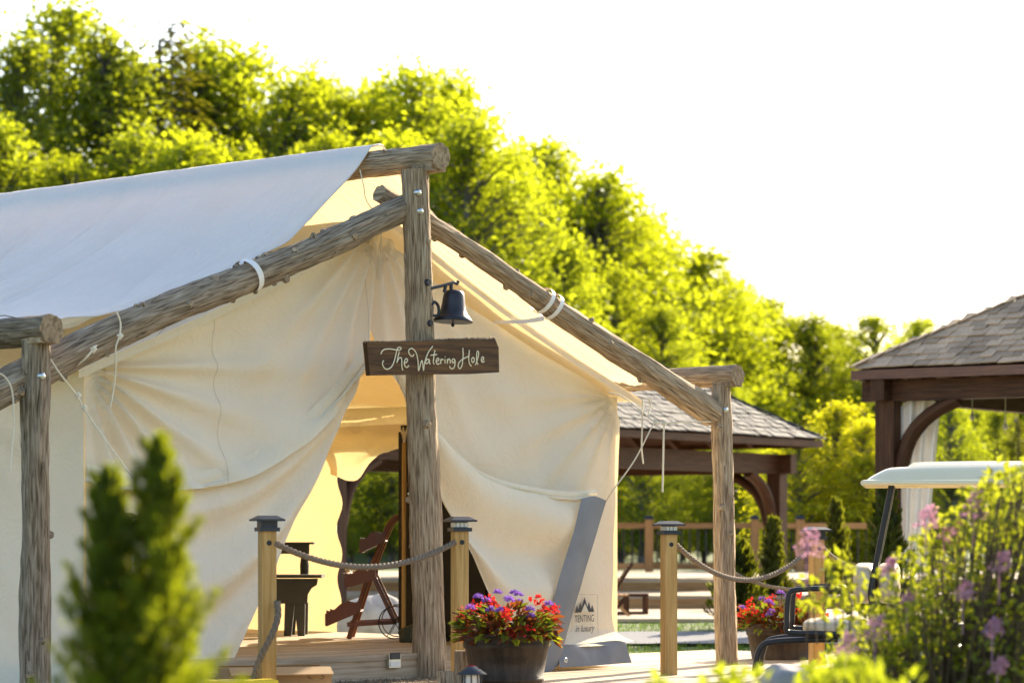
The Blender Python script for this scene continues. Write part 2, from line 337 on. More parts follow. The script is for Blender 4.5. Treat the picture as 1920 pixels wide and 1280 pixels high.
log('rafter', ra2, rb2, .056, .098, 'bark', 10, .03, 8, 32)
for p in (T(0, -.16, zr + .03), T(-WH, -.15, ZT + .03), T(WH, -.13, ZT + .03)):   # sawn saddle blocks under the beam ends
    MB().box(p + DR * .1 - UP * .02, (DF, DR, UP), (.07, .09, .03)).build('saddle', M['endgrain'], fr)
for x, y, s_ in ((785, 361, -.10), (789, 396, -.10), (79, 705, -.10), (1361, 768, -.09)):
    c = on_s(x, y, s_ + .02); b = MB(); b.lathe(c, [(.0, .012), (.016, .012), (.022, .006), (.022, -.03)], 12, 0, -DR)
    b.build('bolt', M['steel'], fr)
# ------------------------------------------------------------------ canvas tent
tent = thing('canvas_tent', 'cream canvas wall tent with its front flaps tied open', 'tent', T(0, 2.5, ZP))
HT, ST, ZW, ZK = 2.507, .455, ZC + 1.038, ZC + 2.122
SURF = {}
def patch(top, bot, left, right, fn, nu, nv, name, mat, offl=0., offr=0., key=None):
    """Coons patch between four outlines drawn on the tent's front plane; fn gives metres towards the viewer.
    offl/offr: how far the left and right ends of the cloth stand in front of that plane"""
    def pt(x, y, o): return on_s(x, y, ST - o) + DR * o
    n1, n2 = len(top) - 1, len(bot) - 1
    tp = spline([pt(x, y, offl + (offr - offl) * i / n1) for i, (x, y) in enumerate(top)], nu); bt = spline([pt(x, y, offl + (offr - offl) * i / n2) for i, (x, y) in enumerate(bot)], nu)
    lf, rt = spline([pt(x, y, offl) for x, y in left], nv), spline([pt(x, y, offr) for x, y in right], nv)
    def P(u, v):
        i, j = round(u * nu), round(v * nv)
        q = tp[i] * (1 - v) + bt[i] * v + lf[j] * (1 - u) + rt[j] * u - (tp[0] * (1 - u) * (1 - v) + tp[-1] * u * (1 - v) + bt[0] * (1 - u) * v + bt[-1] * u * v)
        d = q - C0; return q - DR * (offl + (offr - offl) * u + fn(u, v, d.dot(DF), q.z))
    if key: SURF[key] = (P, nu, nv)
    b = MB(); b.grid(P, nu, nv); return b.build(name, mat, tent)
def fan(h, z, h0, z0, k, amp, fall, ph=0, lo=-9, hi=9):
    dx, dz = h - h0, z - z0; r = math.hypot(dx, dz); a = math.atan2(dz, dx)
    if not lo < a < hi: return 0
    q = a * k + ph + .9 * nz(a * 3, ph)
    sn = math.sin(q); sn = sn if sn > 0 else sn * .5
    return amp * min(1, r / .18) * math.exp(-r / fall) * sn
hem_l = [(160, 900), (230, 915), (325, 917), (400, 908), (480, 875), (560, 822), (630, 755), (688, 682)]
top_l = [(158, 682), (225, 660), (295, 640), (375, 602), (500, 532), (575, 482), (694, 420)]
def f_lu(u, v, h, z):
    d = fan(h, z, -HT, ZW, 24, .075, 1.3, .3, -1.7, .6) + fan(h, z, 0, ZK, 26, .060, 1.1, 1.1)
    d += .060 * math.sin(v * 6.2 + u * 2.0 + .8 * nz(u * 2, v * 2)) * math.sin(math.pi * u) * v
    d += .018 * nz(h * 1.4, z * 2.2, 4) + .006 * nz(h * 5, z * 6, 2)
    return (d + .10 * v * math.sin(math.pi * u) ** .8) * min(1, u * 14)
patch(top_l, hem_l, [(158, 682), (159, 790), (160, 900)], [(694, 420), (694, 550), (688, 682)], f_lu, 110, 70, 'front_panel', M['canvas'], 0, 0, 'LU')
edge_l = [(688, 682), (655, 760), (622, 835), (590, 905), (548, 990), (505, 1090), (465, 1175), (432, 1244)]
def f_ll(u, v, h, z):
    d = .075 * math.sin(v * 13 + 2.2 * u + 1.5 * nz(u * 1.6, v * 1.2, 3)) * (1 - .5 * v) * min(1, (1 - u) * 3 + .25) * min(1, v * 5)
    d += .030 * nz(h * 2.0 + z * 1.4, z * 1.0, 9) + .012 * nz(h * 5, z * 4, 1)
    return (d + .05 * math.sin(math.pi * u) * (1 - v) - .05 * max(0, .12 - v) / .12) * min(1, u * 14)
patch(hem_l, [(160, 1300), (260, 1300), (350, 1280), (432, 1244)], [(160, 900), (160, 1100), (160, 1300)], edge_l, f_ll, 100, 90, 'door_flap', M['canvas'], 0, .06)
def hemtube(pts, off, name='hem', r=.011, mat='canvas', s=ST):
    P = [on_s(x, y, s - off) for x, y in pts]; P = spline(P, 90)
    P = [p + UP * .006 * nz(i * .5) - DR * .006 * nz(i * .4, 5) for i, p in enumerate(P)]
    b = MB(); b.tube(P, r, 8); return b.build(name, M[mat], tent)
def hemband(pts, off, wid, name='hem_band'):
    P = spline([on_s(x, y, ST - off) for x, y in pts], 80); b = MB()
    def f(u, v):
        i = round(u * 80); d = (P[min(i + 1, 80)] - P[max(i - 1, 0)]).normalized(); nn = d.cross(DR).normalized()
        if nn.z < 0: nn = -nn
        return P[i] + nn * wid * v - DR * (.012 * math.sin(math.pi * min(1, v * 1.0)) + .006 * nz(i * .3, v * 3)) - DR * .0
    b.grid(f, 80, 8); return b.build(name, M['canvas'], tent)
hemband(hem_l, .085, .10); hemtube(hem_l, .10, 'hem')
# right half: the standing wall, and the door flap drawn aside in front of it
top_r = [(694, 420), (760, 482), (865, 567), (960, 630), (1060, 692), (1157, 750)]
def f_rw(u, v, h, z):
    d = fan(h, z, 0, ZK, 26, .055, 1.1, 2.0) + fan(h, z, HT, ZW, 20, .05, 1.0, 1.0)
    d += .045 * nz(h * 1.6 + z * .8, z * 1.1, 14) + .006 * nz(h * 5, z * 5, 22)
    fl = max(0, (v - .955) / .045); d *= 1 - .85 * max(0, min(1, (v - .7) / .15)); return d + .04 * math.sin(math.pi * u) * v + .15 * fl ** 1.4
patch(top_r, [(1000, 1212), (1060, 1210), (1110, 1207), (1158, 1200)], [(694, 420), (693, 560), (712, 670), (760, 740), (860, 880), (960, 1010), (1000, 1100), (1000, 1212)],
      [(1157, 750), (1154, 900), (1150, 1050), (1147, 1150), (1158, 1200)], f_rw, 90, 110, 'front_panel', M['canvas'])
hem_r = [(738, 690), (775, 770), (828, 836), (880, 885), (930, 911), (1000, 927), (1070, 935), (1118, 930)]
edge_r = [(738, 690), (768, 775), (800, 862), (833, 938), (880, 1032), (920, 1115), (965, 1190), (1012, 1252)]
def f_rf(u, v, h, z):
    d = .075 * math.sin(v * 12.5 + 1.6 * (1 - u) + 1.6 * nz(u * 1.7, v * 1.3, 8)) * (1 - .55 * v) * min(1, u * 4 + .2) * min(1, (1 - u) * 5 + .15)
    d += .020 * nz(h * 2.2 - z * 1.2, z, 30) + .008 * nz(h * 6, z * 5, 11)
    return d + .03 * math.sin(math.pi * u)
patch(hem_r, [(1012, 1252), (1022, 1240), (1032, 1232)], edge_r, [(1118, 930), (1098, 990), (1072, 1075), (1048, 1165), (1032, 1232)], f_rf, 80, 90, 'door_flap', M['canvas'], .11, .11)
def f_st(u, v, h, z): return .005 * nz(h * 7, z * 5, 3) + .012 * math.sin(u * 3.1)
patch([(1090, 934), (1112, 930), (1137, 938)], [(1014, 1256), (1028, 1258), (1048, 1246)], [(1090, 934), (1074, 1000), (1048, 1085), (1030, 1165), (1014, 1256)], [(1137, 938), (1112, 1020), (1090, 1095), (1068, 1170), (1048, 1246)], f_st, 10, 60, 'vinyl_strip', M['vinyl'], .19, .19)
for x, y in ((1092, 1070), (1059, 1195)):
    b = MB(); b.lathe(on_s(x, y, ST - .15), [(.006, .004), (.014, .006), (.018, 0)], 12, 0, -DR); b.build('grommet', M['steel'], tent)
hemband(hem_r, .125, .055); hemtube(hem_r, .135, 'hem')
# flared foot with grey ground flap
def f_ft(u, v, h, z): return .05 * v + .012 * math.sin(u * 9) * (1 - v) + .01 * nz(h * 8, z * 8, 6)
patch([(1046, 1208), (1100, 1206), (1150, 1200), (1172, 1203)], [(1040, 1250), (1100, 1247), (1150, 1243), (1175, 1241)], [(1046, 1208), (1040, 1250)], [(1172, 1203), (1175, 1241)], f_ft, 40, 12, 'ground_flap', M['vinyl'], .17, .17)
b = MB(); b.lathe(on_s(1061, 1237, ST - .24), [(.008, .002), (.016, .006), (.02, 0)], 14, 0, -DR); b.build('grommet', M['steel'], tent)
# side walls, back wall, roof
HL = -(on_s(157.5, 690, ST) - C0).dot(DF); HR = (on_s(1157.5, 760, ST) - C0).dot(DF)
def wall(name, fn, nu, nv, mat='canvas'): b = MB(); b.grid(fn, nu, nv); return b.build(name, M[mat], tent)
def lw(u, v):
    s = ST + 5.2 * u; z = ZP - .15 + (ZW - ZP + .15) * (1 - v)
    d = .05 * math.sin(s * 6 + 1.4 * nz(s, z)) * (1 - v) ** .5 + .03 * nz(s * 2, z * 2) + .10 * v ** 2
    d += fan(s, z, ST + 1.35, ZW + .05, 24, .06, .9)
    return T(-HL - d * min(1, u * 8), s, z)
wall('side_wall', lw, 90, 40)
S1, S2 = 2.32, 3.40
def rw(a0, a1, z0, z1, seed):
    def f(u, v):
        s = a0 + (a1 - a0) * u; z = z0 + (z1 - z0) * v
        return T(HR + (.035 * math.sin(s * 7 + nz(s, z + seed)) + .02 * nz(s * 3, z * 3, seed)) * min(1, (s - ST) * 4), s - (.03 * math.sin(z * 16) + .04 * nz(z * 3) if u < .01 and a0 > 2 else 0), z)
    return f
wall('side_wall', rw(ST, S1, ZP - .15, ZW, 1), 40, 30)
wall('side_wall', rw(S2, 5.65, ZP, ZW, 2), 50, 40)
wall('side_wall', rw(S1, S2, 2.13, ZW, 3), 14, 8)
def roll(u, v):                                    # rolled-up door flap hanging untidily over the side opening
    s = S1 - .05 + (S2 - S1 + .16) * u; dz = .22 + .22 * max(0, math.sin((u - .45) * 4.2)) + .05 * nz(u * 5)
    return T(HT - .06 - .05 * math.sin(v * 5 + u * 6) - .03 * nz(u * 4, v * 3), s, 2.30 - dz * v)
wall('rolled_flap', roll, 30, 14)
wall('back_wall', lambda u, v: T(-HT + 2 * HT * u, 5.66 + .03 * math.sin(u * 30), ZP + (ZW + (ZK - ZW) * (1 - abs(2 * u - 1)) - ZP) * v), 60, 20)
def roof(sg):
    def f(u, v):
        s = ST - .14 + 5.5 * u; h = (HT + .14) * v
        z = ZK + .035 - (ZK - ZW) / HT * h - .05 * math.sin(math.pi * v) * (1 + .4 * math.sin(s * 3)) + .012 * nz(s * 2.5, h * 2.5)
        return T(sg * h, s, z)
    return f
for sg in (-1, 1): wall('roof', roof(sg), 60, 30)
def val(sg):
    def f(u, v):
        h = (HT + .14) * u; z = ZK + .035 - (ZK - ZW) / HT * h - .05 * math.sin(math.pi * u)
        return T(sg * h, ST - .14 + .008 * nz(h * 6, v), z - .055 * v)
    return f
for sg in (-1, 1): wall('roof_edge', val(sg), 60, 3)
for ky, uu, v0, v1 in (('LU', .40, 0., 1.), ('LU', .985, .05, .95)):
    Pf, nu_, nv_ = SURF[ky]; b = MB(); b.tube([Pf(uu, j / nv_) - DR * .004 for j in range(int(v0 * nv_), int(v1 * nv_) + 1)], .0011, 5); b.build('seam', M['seam'], tent)
def seamline(pts, off, name='seam'):
    P = spline([on_s(x, y, ST) - DR * off for x, y in pts], 40); b = MB(); b.tube(P, .0035, 5); return b.build(name, M['seam'], tent)
# ------------------------------------------------------------------ fly over the ridge beam
fly = thing('canvas_fly', 'white canvas fly sheet draped over the log ridge beam', 'fly sheet', T(0, 2.5, 2.5))
def flyf(sg):
    HF = 2.93
    def f(u, v):
        s = ST - .03 + 5.4 * u; h = HF * v
        zt_ = zr + .192; ze = ZT + (.085 if sg < 0 else .02)
        z = zt_ + (ze - zt_) * v
        lift = math.exp(-((h) / .13) ** 2) * .075 - .06 * math.exp(-(h / .03) ** 2)
        fe = math.exp(-u * 5.0)
        sag = (.20 + .10 * fe) * (1 if sg < 0 else .30) * math.sin(math.pi * v ** .85) + .03 * math.sin(math.pi * v) * math.sin(s * 2.1)
        q1 = s * 4.2 + 2.6 * v + 1.8 * nz(s * .7, v * 1.1); q2 = s * 10.5 + 5 * v + 2.2 * nz(s * .9, v * 1.3, 4); q3 = s * 27 + 11 * v + 3 * nz(s * 1.3, v * 1.5, 9)
        ev = min(1, v * 6) * (.5 + .5 * v)
        wr = ev * (.11 * (abs(math.sin(q1)) ** .7 - .6) + .075 * (abs(math.sin(q2)) ** .7 - .6) * (.6 + nz(s * .5, v * 1.5, 8)) + .030 * (abs(math.sin(q3)) - .5) * max(0, .5 + 1.2 * nz(s * .6, v * 2, 3))) * (1 - .6 * max(0, v - .9) / .1)
        wr += .020 * nz(s * 1.5 + h * 1.0, h * .8, 7) * min(1, v * 6)
        s2 = s + .10 * fe * math.sin(math.pi * v) + .02 * nz(v * 6) * fe
        return T(sg * h, s2, z + lift - sag + wr)
    return f
for sg in (-1, 1):
    b = MB(); b.grid(flyf(sg), 420, 80); b.build('fly_slope', M['fly'], fly)
for vv in (.985,):
    f = flyf(-1); b = MB(); b.tube([f(i / 150, vv) + UP * .006 for i in range(151)], .007, 6); b.build('edge_rope', M['fly'], fly)
f = flyf(-1); b = MB(); b.tube([f(i / 60, .86 - .03 * math.sin(i * .3)) + UP * .012 for i in range(8, 61)], .0035, 5); b.build('guy_line', M['rope'], fly)
for sg in (-1, 1):
    f = flyf(sg); b = MB(); b.tube([f(0, j / 50) for j in range(51)], .006, 6); b.build('edge_hem', M['fly'], fly)
def strap(c, ax, r, wid, name='strap'):
    a = Vector(ax).normalized(); u = a.cross(UP).normalized(); n_ = u.cross(a); b = MB(); k = 28
    def f(uu, vv):
        an = 2 * math.pi * uu; return Vector(c) + (u * math.cos(an) + n_ * math.sin(an)) * (r * (1 + .02 * math.sin(an * 3))) + a * wid * (vv - .5 + .25 * math.sin(an))
    b.grid(f, k, 2); return b.build(name, M['strap'], fly)
dl = (rb - ra).normalized(); dr_ = (rb2 - ra2).normalized()
strap(on_s(467, 516, .10), dl, .109, .045)
strap(on_s(1018, 563, .11), dr_, .098, .036); strap(on_s(1034, 574, .11), dr_, .099, .036)
b = MB(); p0 = on_s(1020, 597, .03); p1 = on_s(925, 604, ST); q = spline([p0, p0.lerp(p1, .4) - UP * .01, p1], 12)
b.grid(lambda u, v: q[round(u * 12)] + UP * .035 * (v - .5) * (1 - .5 * u), 12, 1); b.build('strap', M['strap'], fly)
# ------------------------------------------------------------------ tie cords
def cord(pts, label, r=.0055, knots=()):
    P = spline(pts, max(12, 8 * len(pts))); b = MB(); b.tube(P, r, 6)
    for k in knots:
        c = Vector(k); b.tube([c + UP * .018, c + Vector((.012, 0, .004)), c - UP * .02], [.008, .015, .007], 7); b.tube([c + Vector((-.015, 0, .008)), c, c + Vector((.015, 0, -.006))], [.006, .012, .006], 7)
    return tag(b.build('tie_cord', M['cord']), label, 'cord', 'tent tie cords')
k1, k2 = on_s(145, 742, -.05), on_s(157, 765, -.05)
cord([on_s(93, 671, -.04), on_s(112, 700, -.06), k1, k2, on_s(205, 835, -.15), on_s(262, 912, -.25), on_s(315, 985, -.35)], 'long slanting guy cord knotted beside the dark left log post', .0055, (k1, k2))
k1 = on_s(224, 630, -.02); cord([on_s(219, 585, -.02), on_s(226, 605, -.02), k1, on_s(217, 652, -.02), on_s(217, 690, .0), on_s(212, 735, .02), on_s(206, 766, .02)], 'loose white cord tied round the knotty left rafter and hanging down', .0055, (k1,))
k1 = on_s(174, 655, -.03); cord([on_s(181, 647, -.03), k1, on_s(160, 672, -.02), on_s(130, 695, .1), on_s(100, 712, .12)], 'short cord hooked on the underside of the knotty left rafter', .007, (k1,))
cord([on_s(-8, 697, -.02), on_s(10, 707, -.02), on_s(23, 735, -.02), on_s(26, 800, -.02), on_s(22, 850, -.02), on_s(19, 884, -.02)], 'thin cord hanging from the rafter end beyond the dark left log post', .0055)
cord([on_s(675, 318, .3), on_s(682, 350, .3), on_s(688, 378, .35), on_s(712, 415, .4), on_s(714, 470, .4), on_s(709, 524, .4)], 'thin cord dangling from the ridge beam over the tent peak', .004)
k1, k2 = on_s(1228, 791, .0), on_s(1245, 793, .0)
cord([on_s(1334, 790, -.02), on_s(1290, 791, 0), k2, k1, on_s(1200, 768, .1), on_s(1165, 742, .2), on_s(1140, 735, .3)], 'taut cord running from right log post to the tent corner', .0055, (k1, k2))
cord([k1, on_s(1222, 800, 0), on_s(1190, 862, .1), on_s(1150, 918, .2), on_s(1137, 938, .28)], 'slanting cord pulling the grey edged door flap aside', .0055)
cord([k2, on_s(1244, 830, 0), on_s(1243, 880, 0), on_s(1242, 922, 0)], 'straight loose cord end hanging farthest down from the knot by the right post', .007)
cord([on_s(1205, 748, .1), on_s(1204, 800, .1), on_s(1203, 840, .1), on_s(1206, 869, .1)], 'loose cord end hanging from the right eave beam with a curled tip', .006)
cord([on_s(1217, 748, .1), on_s(1220, 760, .1), on_s(1216, 780, .05), k1], 'short crooked cord between the right eave beam and the knot', .006)
# ------------------------------------------------------------------ sign
sg_c = on_s(808, 669, -.135)
sign = thing('name_board', 'dark stained live-edge board lettered The Watering Hole on the centre post', 'sign', sg_c)
pl = [on_s(x, y, -.135) for x, y in ((684, 641), (760, 640), (850, 638), (925, 637), (931, 652), (932, 698), (880, 701), (780, 702), (690, 704))]
b = MB(); k = len(pl); fv = [p - DR * .02 for p in pl] + [p + DR * .02 for p in pl]
uvf = [((p - sg_c).z, (p - sg_c).dot(DF)) for p in pl]
b.add(fv, [tuple(range(k))[::-1]], [uvf[::-1]], 0, False); b.add(fv, [tuple(range(k, 2 * k))], [uvf], 0, False)
for i in range(k):
    j = (i + 1) % k; b.add(fv, [(i, j, j + k, i + k)], [[(0, 0), (0, .1), (.04, .1), (.04, 0)]], 0, False)
b.build('board', M['signwood'], sign)
b = MB(); g = random.Random(5); P = spline([on_s(x, y, -.135) for x, y in ((684, 641), (740, 641), (800, 639), (860, 637), (926, 636))], 60)
for i, p in enumerate(P):                          # rough bark left along the top edge, thicker to the right
    t = i / 60; b.tube([p - DR * .022 + DF * -.014, p + DR * .0 + UP * (.001 + .005 * t * g.random()), p + DR * .022 + DF * .012], [.004, .006 + .006 * t, .004], 6, 0, None, .006, i)
b.build('bark_edge', M['bark_dark'], sign)
def strokes(name, sts, conv, rad, mat, parent, dist):
    b = MB()
    for st in sts:
        P = spline([conv(x, y) for x, y in st], max(6, 5 * len(st))); b.tube(P, rad, 6, flat=1.0)
    return b.build(name, M[mat], parent)
LT = [[(245, 905), (255, 880), (280, 862), (330, 858), (380, 866), (415, 870), (432, 855), (420, 842), (402, 848), (390, 875), (378, 930), (362, 985), (340, 1025), (305, 1045), (275, 1032), (260, 1000), (262, 975), (271, 967)],
      [(413, 885), (402, 935), (391, 986)], [(391, 980), (412, 945), (432, 940), (437, 965), (437, 1000), (440, 1032), (447, 1053)],
      [(463, 988), (485, 976), (491, 957), (477, 948), (464, 968), (461, 1000), (474, 1025), (492, 1025), (503, 1010)],
      [(548, 906), (544, 922), (526, 924), (508, 905), (500, 880), (510, 860), (535, 855), (560, 877), (578, 920), (588, 985), (592, 1058), (602, 1030), (622, 962), (632, 1010), (638, 1061), (645, 1000), (660, 945), (685, 885), (722, 833)],
      [(690, 955), (672, 954), (657, 975), (662, 994), (680, 985), (692, 958), (692, 985), (701, 998)],
      [(743, 868), (733, 930), (728, 980), (736, 999)], [(704, 916), (735, 912), (762, 909)],
      [(752, 976), (775, 966), (779, 950), (766, 944), (755, 965), (758, 990), (773, 999), (786, 990)],
      [(797, 950), (797, 996)], [(797, 972), (808, 953), (820, 956)], [(835, 952), (836, 991)], [(835, 929), (838, 932)],
      [(858, 950), (858, 993)], [(858, 972), (870, 951), (882, 957), (885, 993)],
      [(926, 956), (911, 950), (900, 970), (910, 986), (924, 973), (928, 955), (928, 1000), (919, 1030), (900, 1040), (883, 1030), (877, 1014)],
      [(1000, 848), (1003, 900), (1000, 960), (992, 1012), (975, 1040), (958, 1022), (965, 985), (1000, 952), (1060, 922)], [(1061, 868), (1055, 940), (1061, 992), (1080, 1016)],
      [(1095, 935), (1083, 950), (1085, 975), (1097, 982), (1107, 965), (1104, 943), (1095, 935)],
      [(1116, 1006), (1134, 960), (1147, 900), (1140, 877), (1130, 890), (1127, 940), (1131, 985), (1142, 1000)],
      [(1171, 966), (1190, 955), (1193, 937), (1181, 932), (1171, 955), (1176, 976), (1190, 979), (1201, 970)]]
strokes('lettering', LT, lambda x, y: on_s(660 + x / 4.923, 480 + y / 4.923, -.135) - DR * .021, .0042, 'cream', sign, 0)
# ------------------------------------------------------------------ bell
bc = on_s(843, 548, -.02) - DR * .06
bell = thing('hanging_bell', 'black cast iron bell on a wall bracket fixed to the centre post', 'bell', bc)
def bp_(x, y, d=0): return on_s(x, y, -.08) - DR * d
b = MB(); b.bar(bp_(803, 612), bp_(799, 528), .045, .02, DR); b.tube([bp_(799, 530, .0), bp_(799, 530, .03)], [.03, .02], 12); b.tube([bp_(803, 606, 0), bp_(803, 606, .03)], [.028, .018], 12)
b.build('bracket_plate', M['iron'], bell)
b = MB(); b.tube(spline([bp_(803, 541, .015), bp_(828, 535, .02), bp_(847, 530, .02), bp_(853, 533, .02), bp_(855, 527, .02)], 20), .011, 8); b.build('bracket_arm', M['iron'], bell)
b = MB(); b.tube(spline([bp_(806, 592, .01), bp_(818, 590, .015), bp_(819, 575, .015), bp_(812, 566, .015), bp_(806, 572, .015)], 24), .010, 8); b.build('bracket_scroll', M['iron'], bell)
b = MB(); b.tube([bp_(829, 548, .02), bp_(832, 535, .02)], .012, 8); b.tube([bp_(842, 546, .02), bp_(842, 533, .02)], .013, 8); b.build('yoke', M['iron'], bell)
ax = (UP + DF * .06).normalized(); o_ = bp_(845, 604, .02)
b = MB(); b.lathe(o_, [(.0, .0), (.10, .004), (.133, .0), (.136, .008), (.118, .030), (.098, .055), (.085, .085), (.078, .13), (.072, .175), (.066, .20), (.05, .212), (.0, .216)], 36, 0, ax); b.build('bell_body', M['iron'], bell)
b = MB(); b.tube([o_ + UP * .05, o_ - UP * .012], .006, 6); b.lathe(o_ - UP * .02, [(.0, -.014), (.012, -.006), (.012, .006), (0, .014)], 10); b.build('clapper', M['iron'], bell)
# ------------------------------------------------------------------ rope barrier
def catmull(a, c, sag, n=40):
    a, c = Vector(a), Vector(c); return [a.lerp(c, i / n) - UP * sag * 4 * (i / n) * (1 - i / n) for i in range(n + 1)]
def rope(path, label, r=.019, name='barrier_rope'):
    P = [Vector(p) for p in path]; L = [0]
    for i in range(1, len(P)): L.append(L[-1] + (P[i] - P[i - 1]).length)
    n = int(L[-1] / .012); fine = []; j = 0
    for i in range(n + 1):
        t = L[-1] * i / n
        while j < len(L) - 2 and L[j + 1] < t: j += 1
        fine.append(P[j].lerp(P[j + 1], (t - L[j]) / (L[j + 1] - L[j])))
    b = MB()
    for st in range(3):
        path = []
        for i, p in enumerate(fine):
            d = (fine[min(i + 1, n)] - fine[max(i - 1, 0)]).normalized(); u = d.cross(UP if abs(d.z) < .95 else DF).normalized(); v = u.cross(d)
            a = st * 2.094 + i * .012 / .11 * 6.283; path.append(p + (u * math.cos(a) + v * math.sin(a)) * r * .52)
        b.tube(path, r * .56, 7)
    return tag(b.build(name, M['rope']), label, 'rope')
PH = .90
def rope_post(x, ytop, Y, label, lit, lean=0):
    base = at(x, 1000, Y); base.z = ZD
    if Y < 17.3: base.z = ZD
    t = thing('rope_post', label, 'post', base, 'rope barrier posts'); yaw = .35
    ax = Vector((math.cos(yaw), math.sin(yaw), 0)); ay = Vector((-math.sin(yaw), math.cos(yaw), 0)); top = at(x, ytop, Y).z
    ZB = top - .085; b = MB(); b.box((base + Vector((0, 0, ZB))) / 2 + Vector((base.x / 2, base.y / 2, 0)) if 0 else Vector((base.x, base.y, (ZD + ZB) / 2)), (ax, ay, UP), (.045, .045, (ZB - ZD) / 2)); b.build('timber', M['post'], t)
    c = Vector((base.x, base.y, ZB)); b = MB()
    b.box(c + UP * .006, (ax, ay, UP), (.062, .062, .012)); b.box(c + UP * .036, (ax, ay, UP), (.050, .050, .019)) if not lit else b.box(c + UP * .036, (ax, ay, UP), (.040, .040, .019))
    b.box(c + UP * .061, (ax, ay, UP), (.088, .088, .006)); b.box(c + UP * .077, (ax, ay, UP), (.086, .086, .011), 0, .55); cap = b.build('solar_cap', M['cap'], t)
    if lit:
        for sx, sy in ((0, -1), (1, 0), (-1, 0), (0, 1)):
            for k in (-1, 0, 1):
                d = ax * sx + ay * sy; e = ax * sy + ay * sx
                MB().box(c + UP * .036 + d * .043 + e * k * .027, (d, e, UP), (.004, .011, .014)).build('lens', M['lens'], cap)
    b = MB(); b.tube([Vector((base.x, base.y, ZB - .075)) - ay * .047, Vector((base.x, base.y, ZB - .075)) - ay * .04], .016, 12); b.build('rope_hole', M['black'], t)
    return Vector((base.x, base.y, ZB - .075))
rE = rope_post(230, 962, 17.2, 'rope barrier post mostly hidden behind the twin-tipped cedar', False)
rA = rope_post(501, 967, 16.9, 'pine rope post with plain black cap before the left door flap', False)
rB = rope_post(862, 969, 18.1, 'pine rope post with lit window cap beside the log centre post', True)
rC = rope_post(1254, 977, 19.7, 'pine rope post with lit window cap near the right log post', True)
rD = rope_post(1531, 988, 21.2, 'pine rope post behind the pink lilac bloom and second planter', False)
rope(catmull(rA + Vector((.05, -.03, 0)), rB + Vector((-.03, -.05, 0)), .15), 'thick brown rope hanging across the tent entrance before the centre post')
rope(catmull(rC + Vector((.05, 0, 0)), rD + Vector((-.05, 0, 0)), .24), 'thick brown rope hanging across the right log post')
rope(catmull(at(1372, 1072, 24.5), at(1600, 1085, 23.5), .12), 'pale rope hanging behind the second flower planter', .017)
rope(catmull(rD + Vector((.05, 0, 0)), at(1690, 1040, 22.5), .14), 'thick brown rope running from the hidden post towards the golf cart')
rope(spline([at(520, 1128, 16.86), at(521, 1155, 16.8), at(512, 1185, 16.76), at(492, 1225, 16.76), at(478, 1262, 16.78), at(470, 1302, 16.8)], 30), 'loose rope tail wound down beside the pine rope post', .02, 'rope_tail')
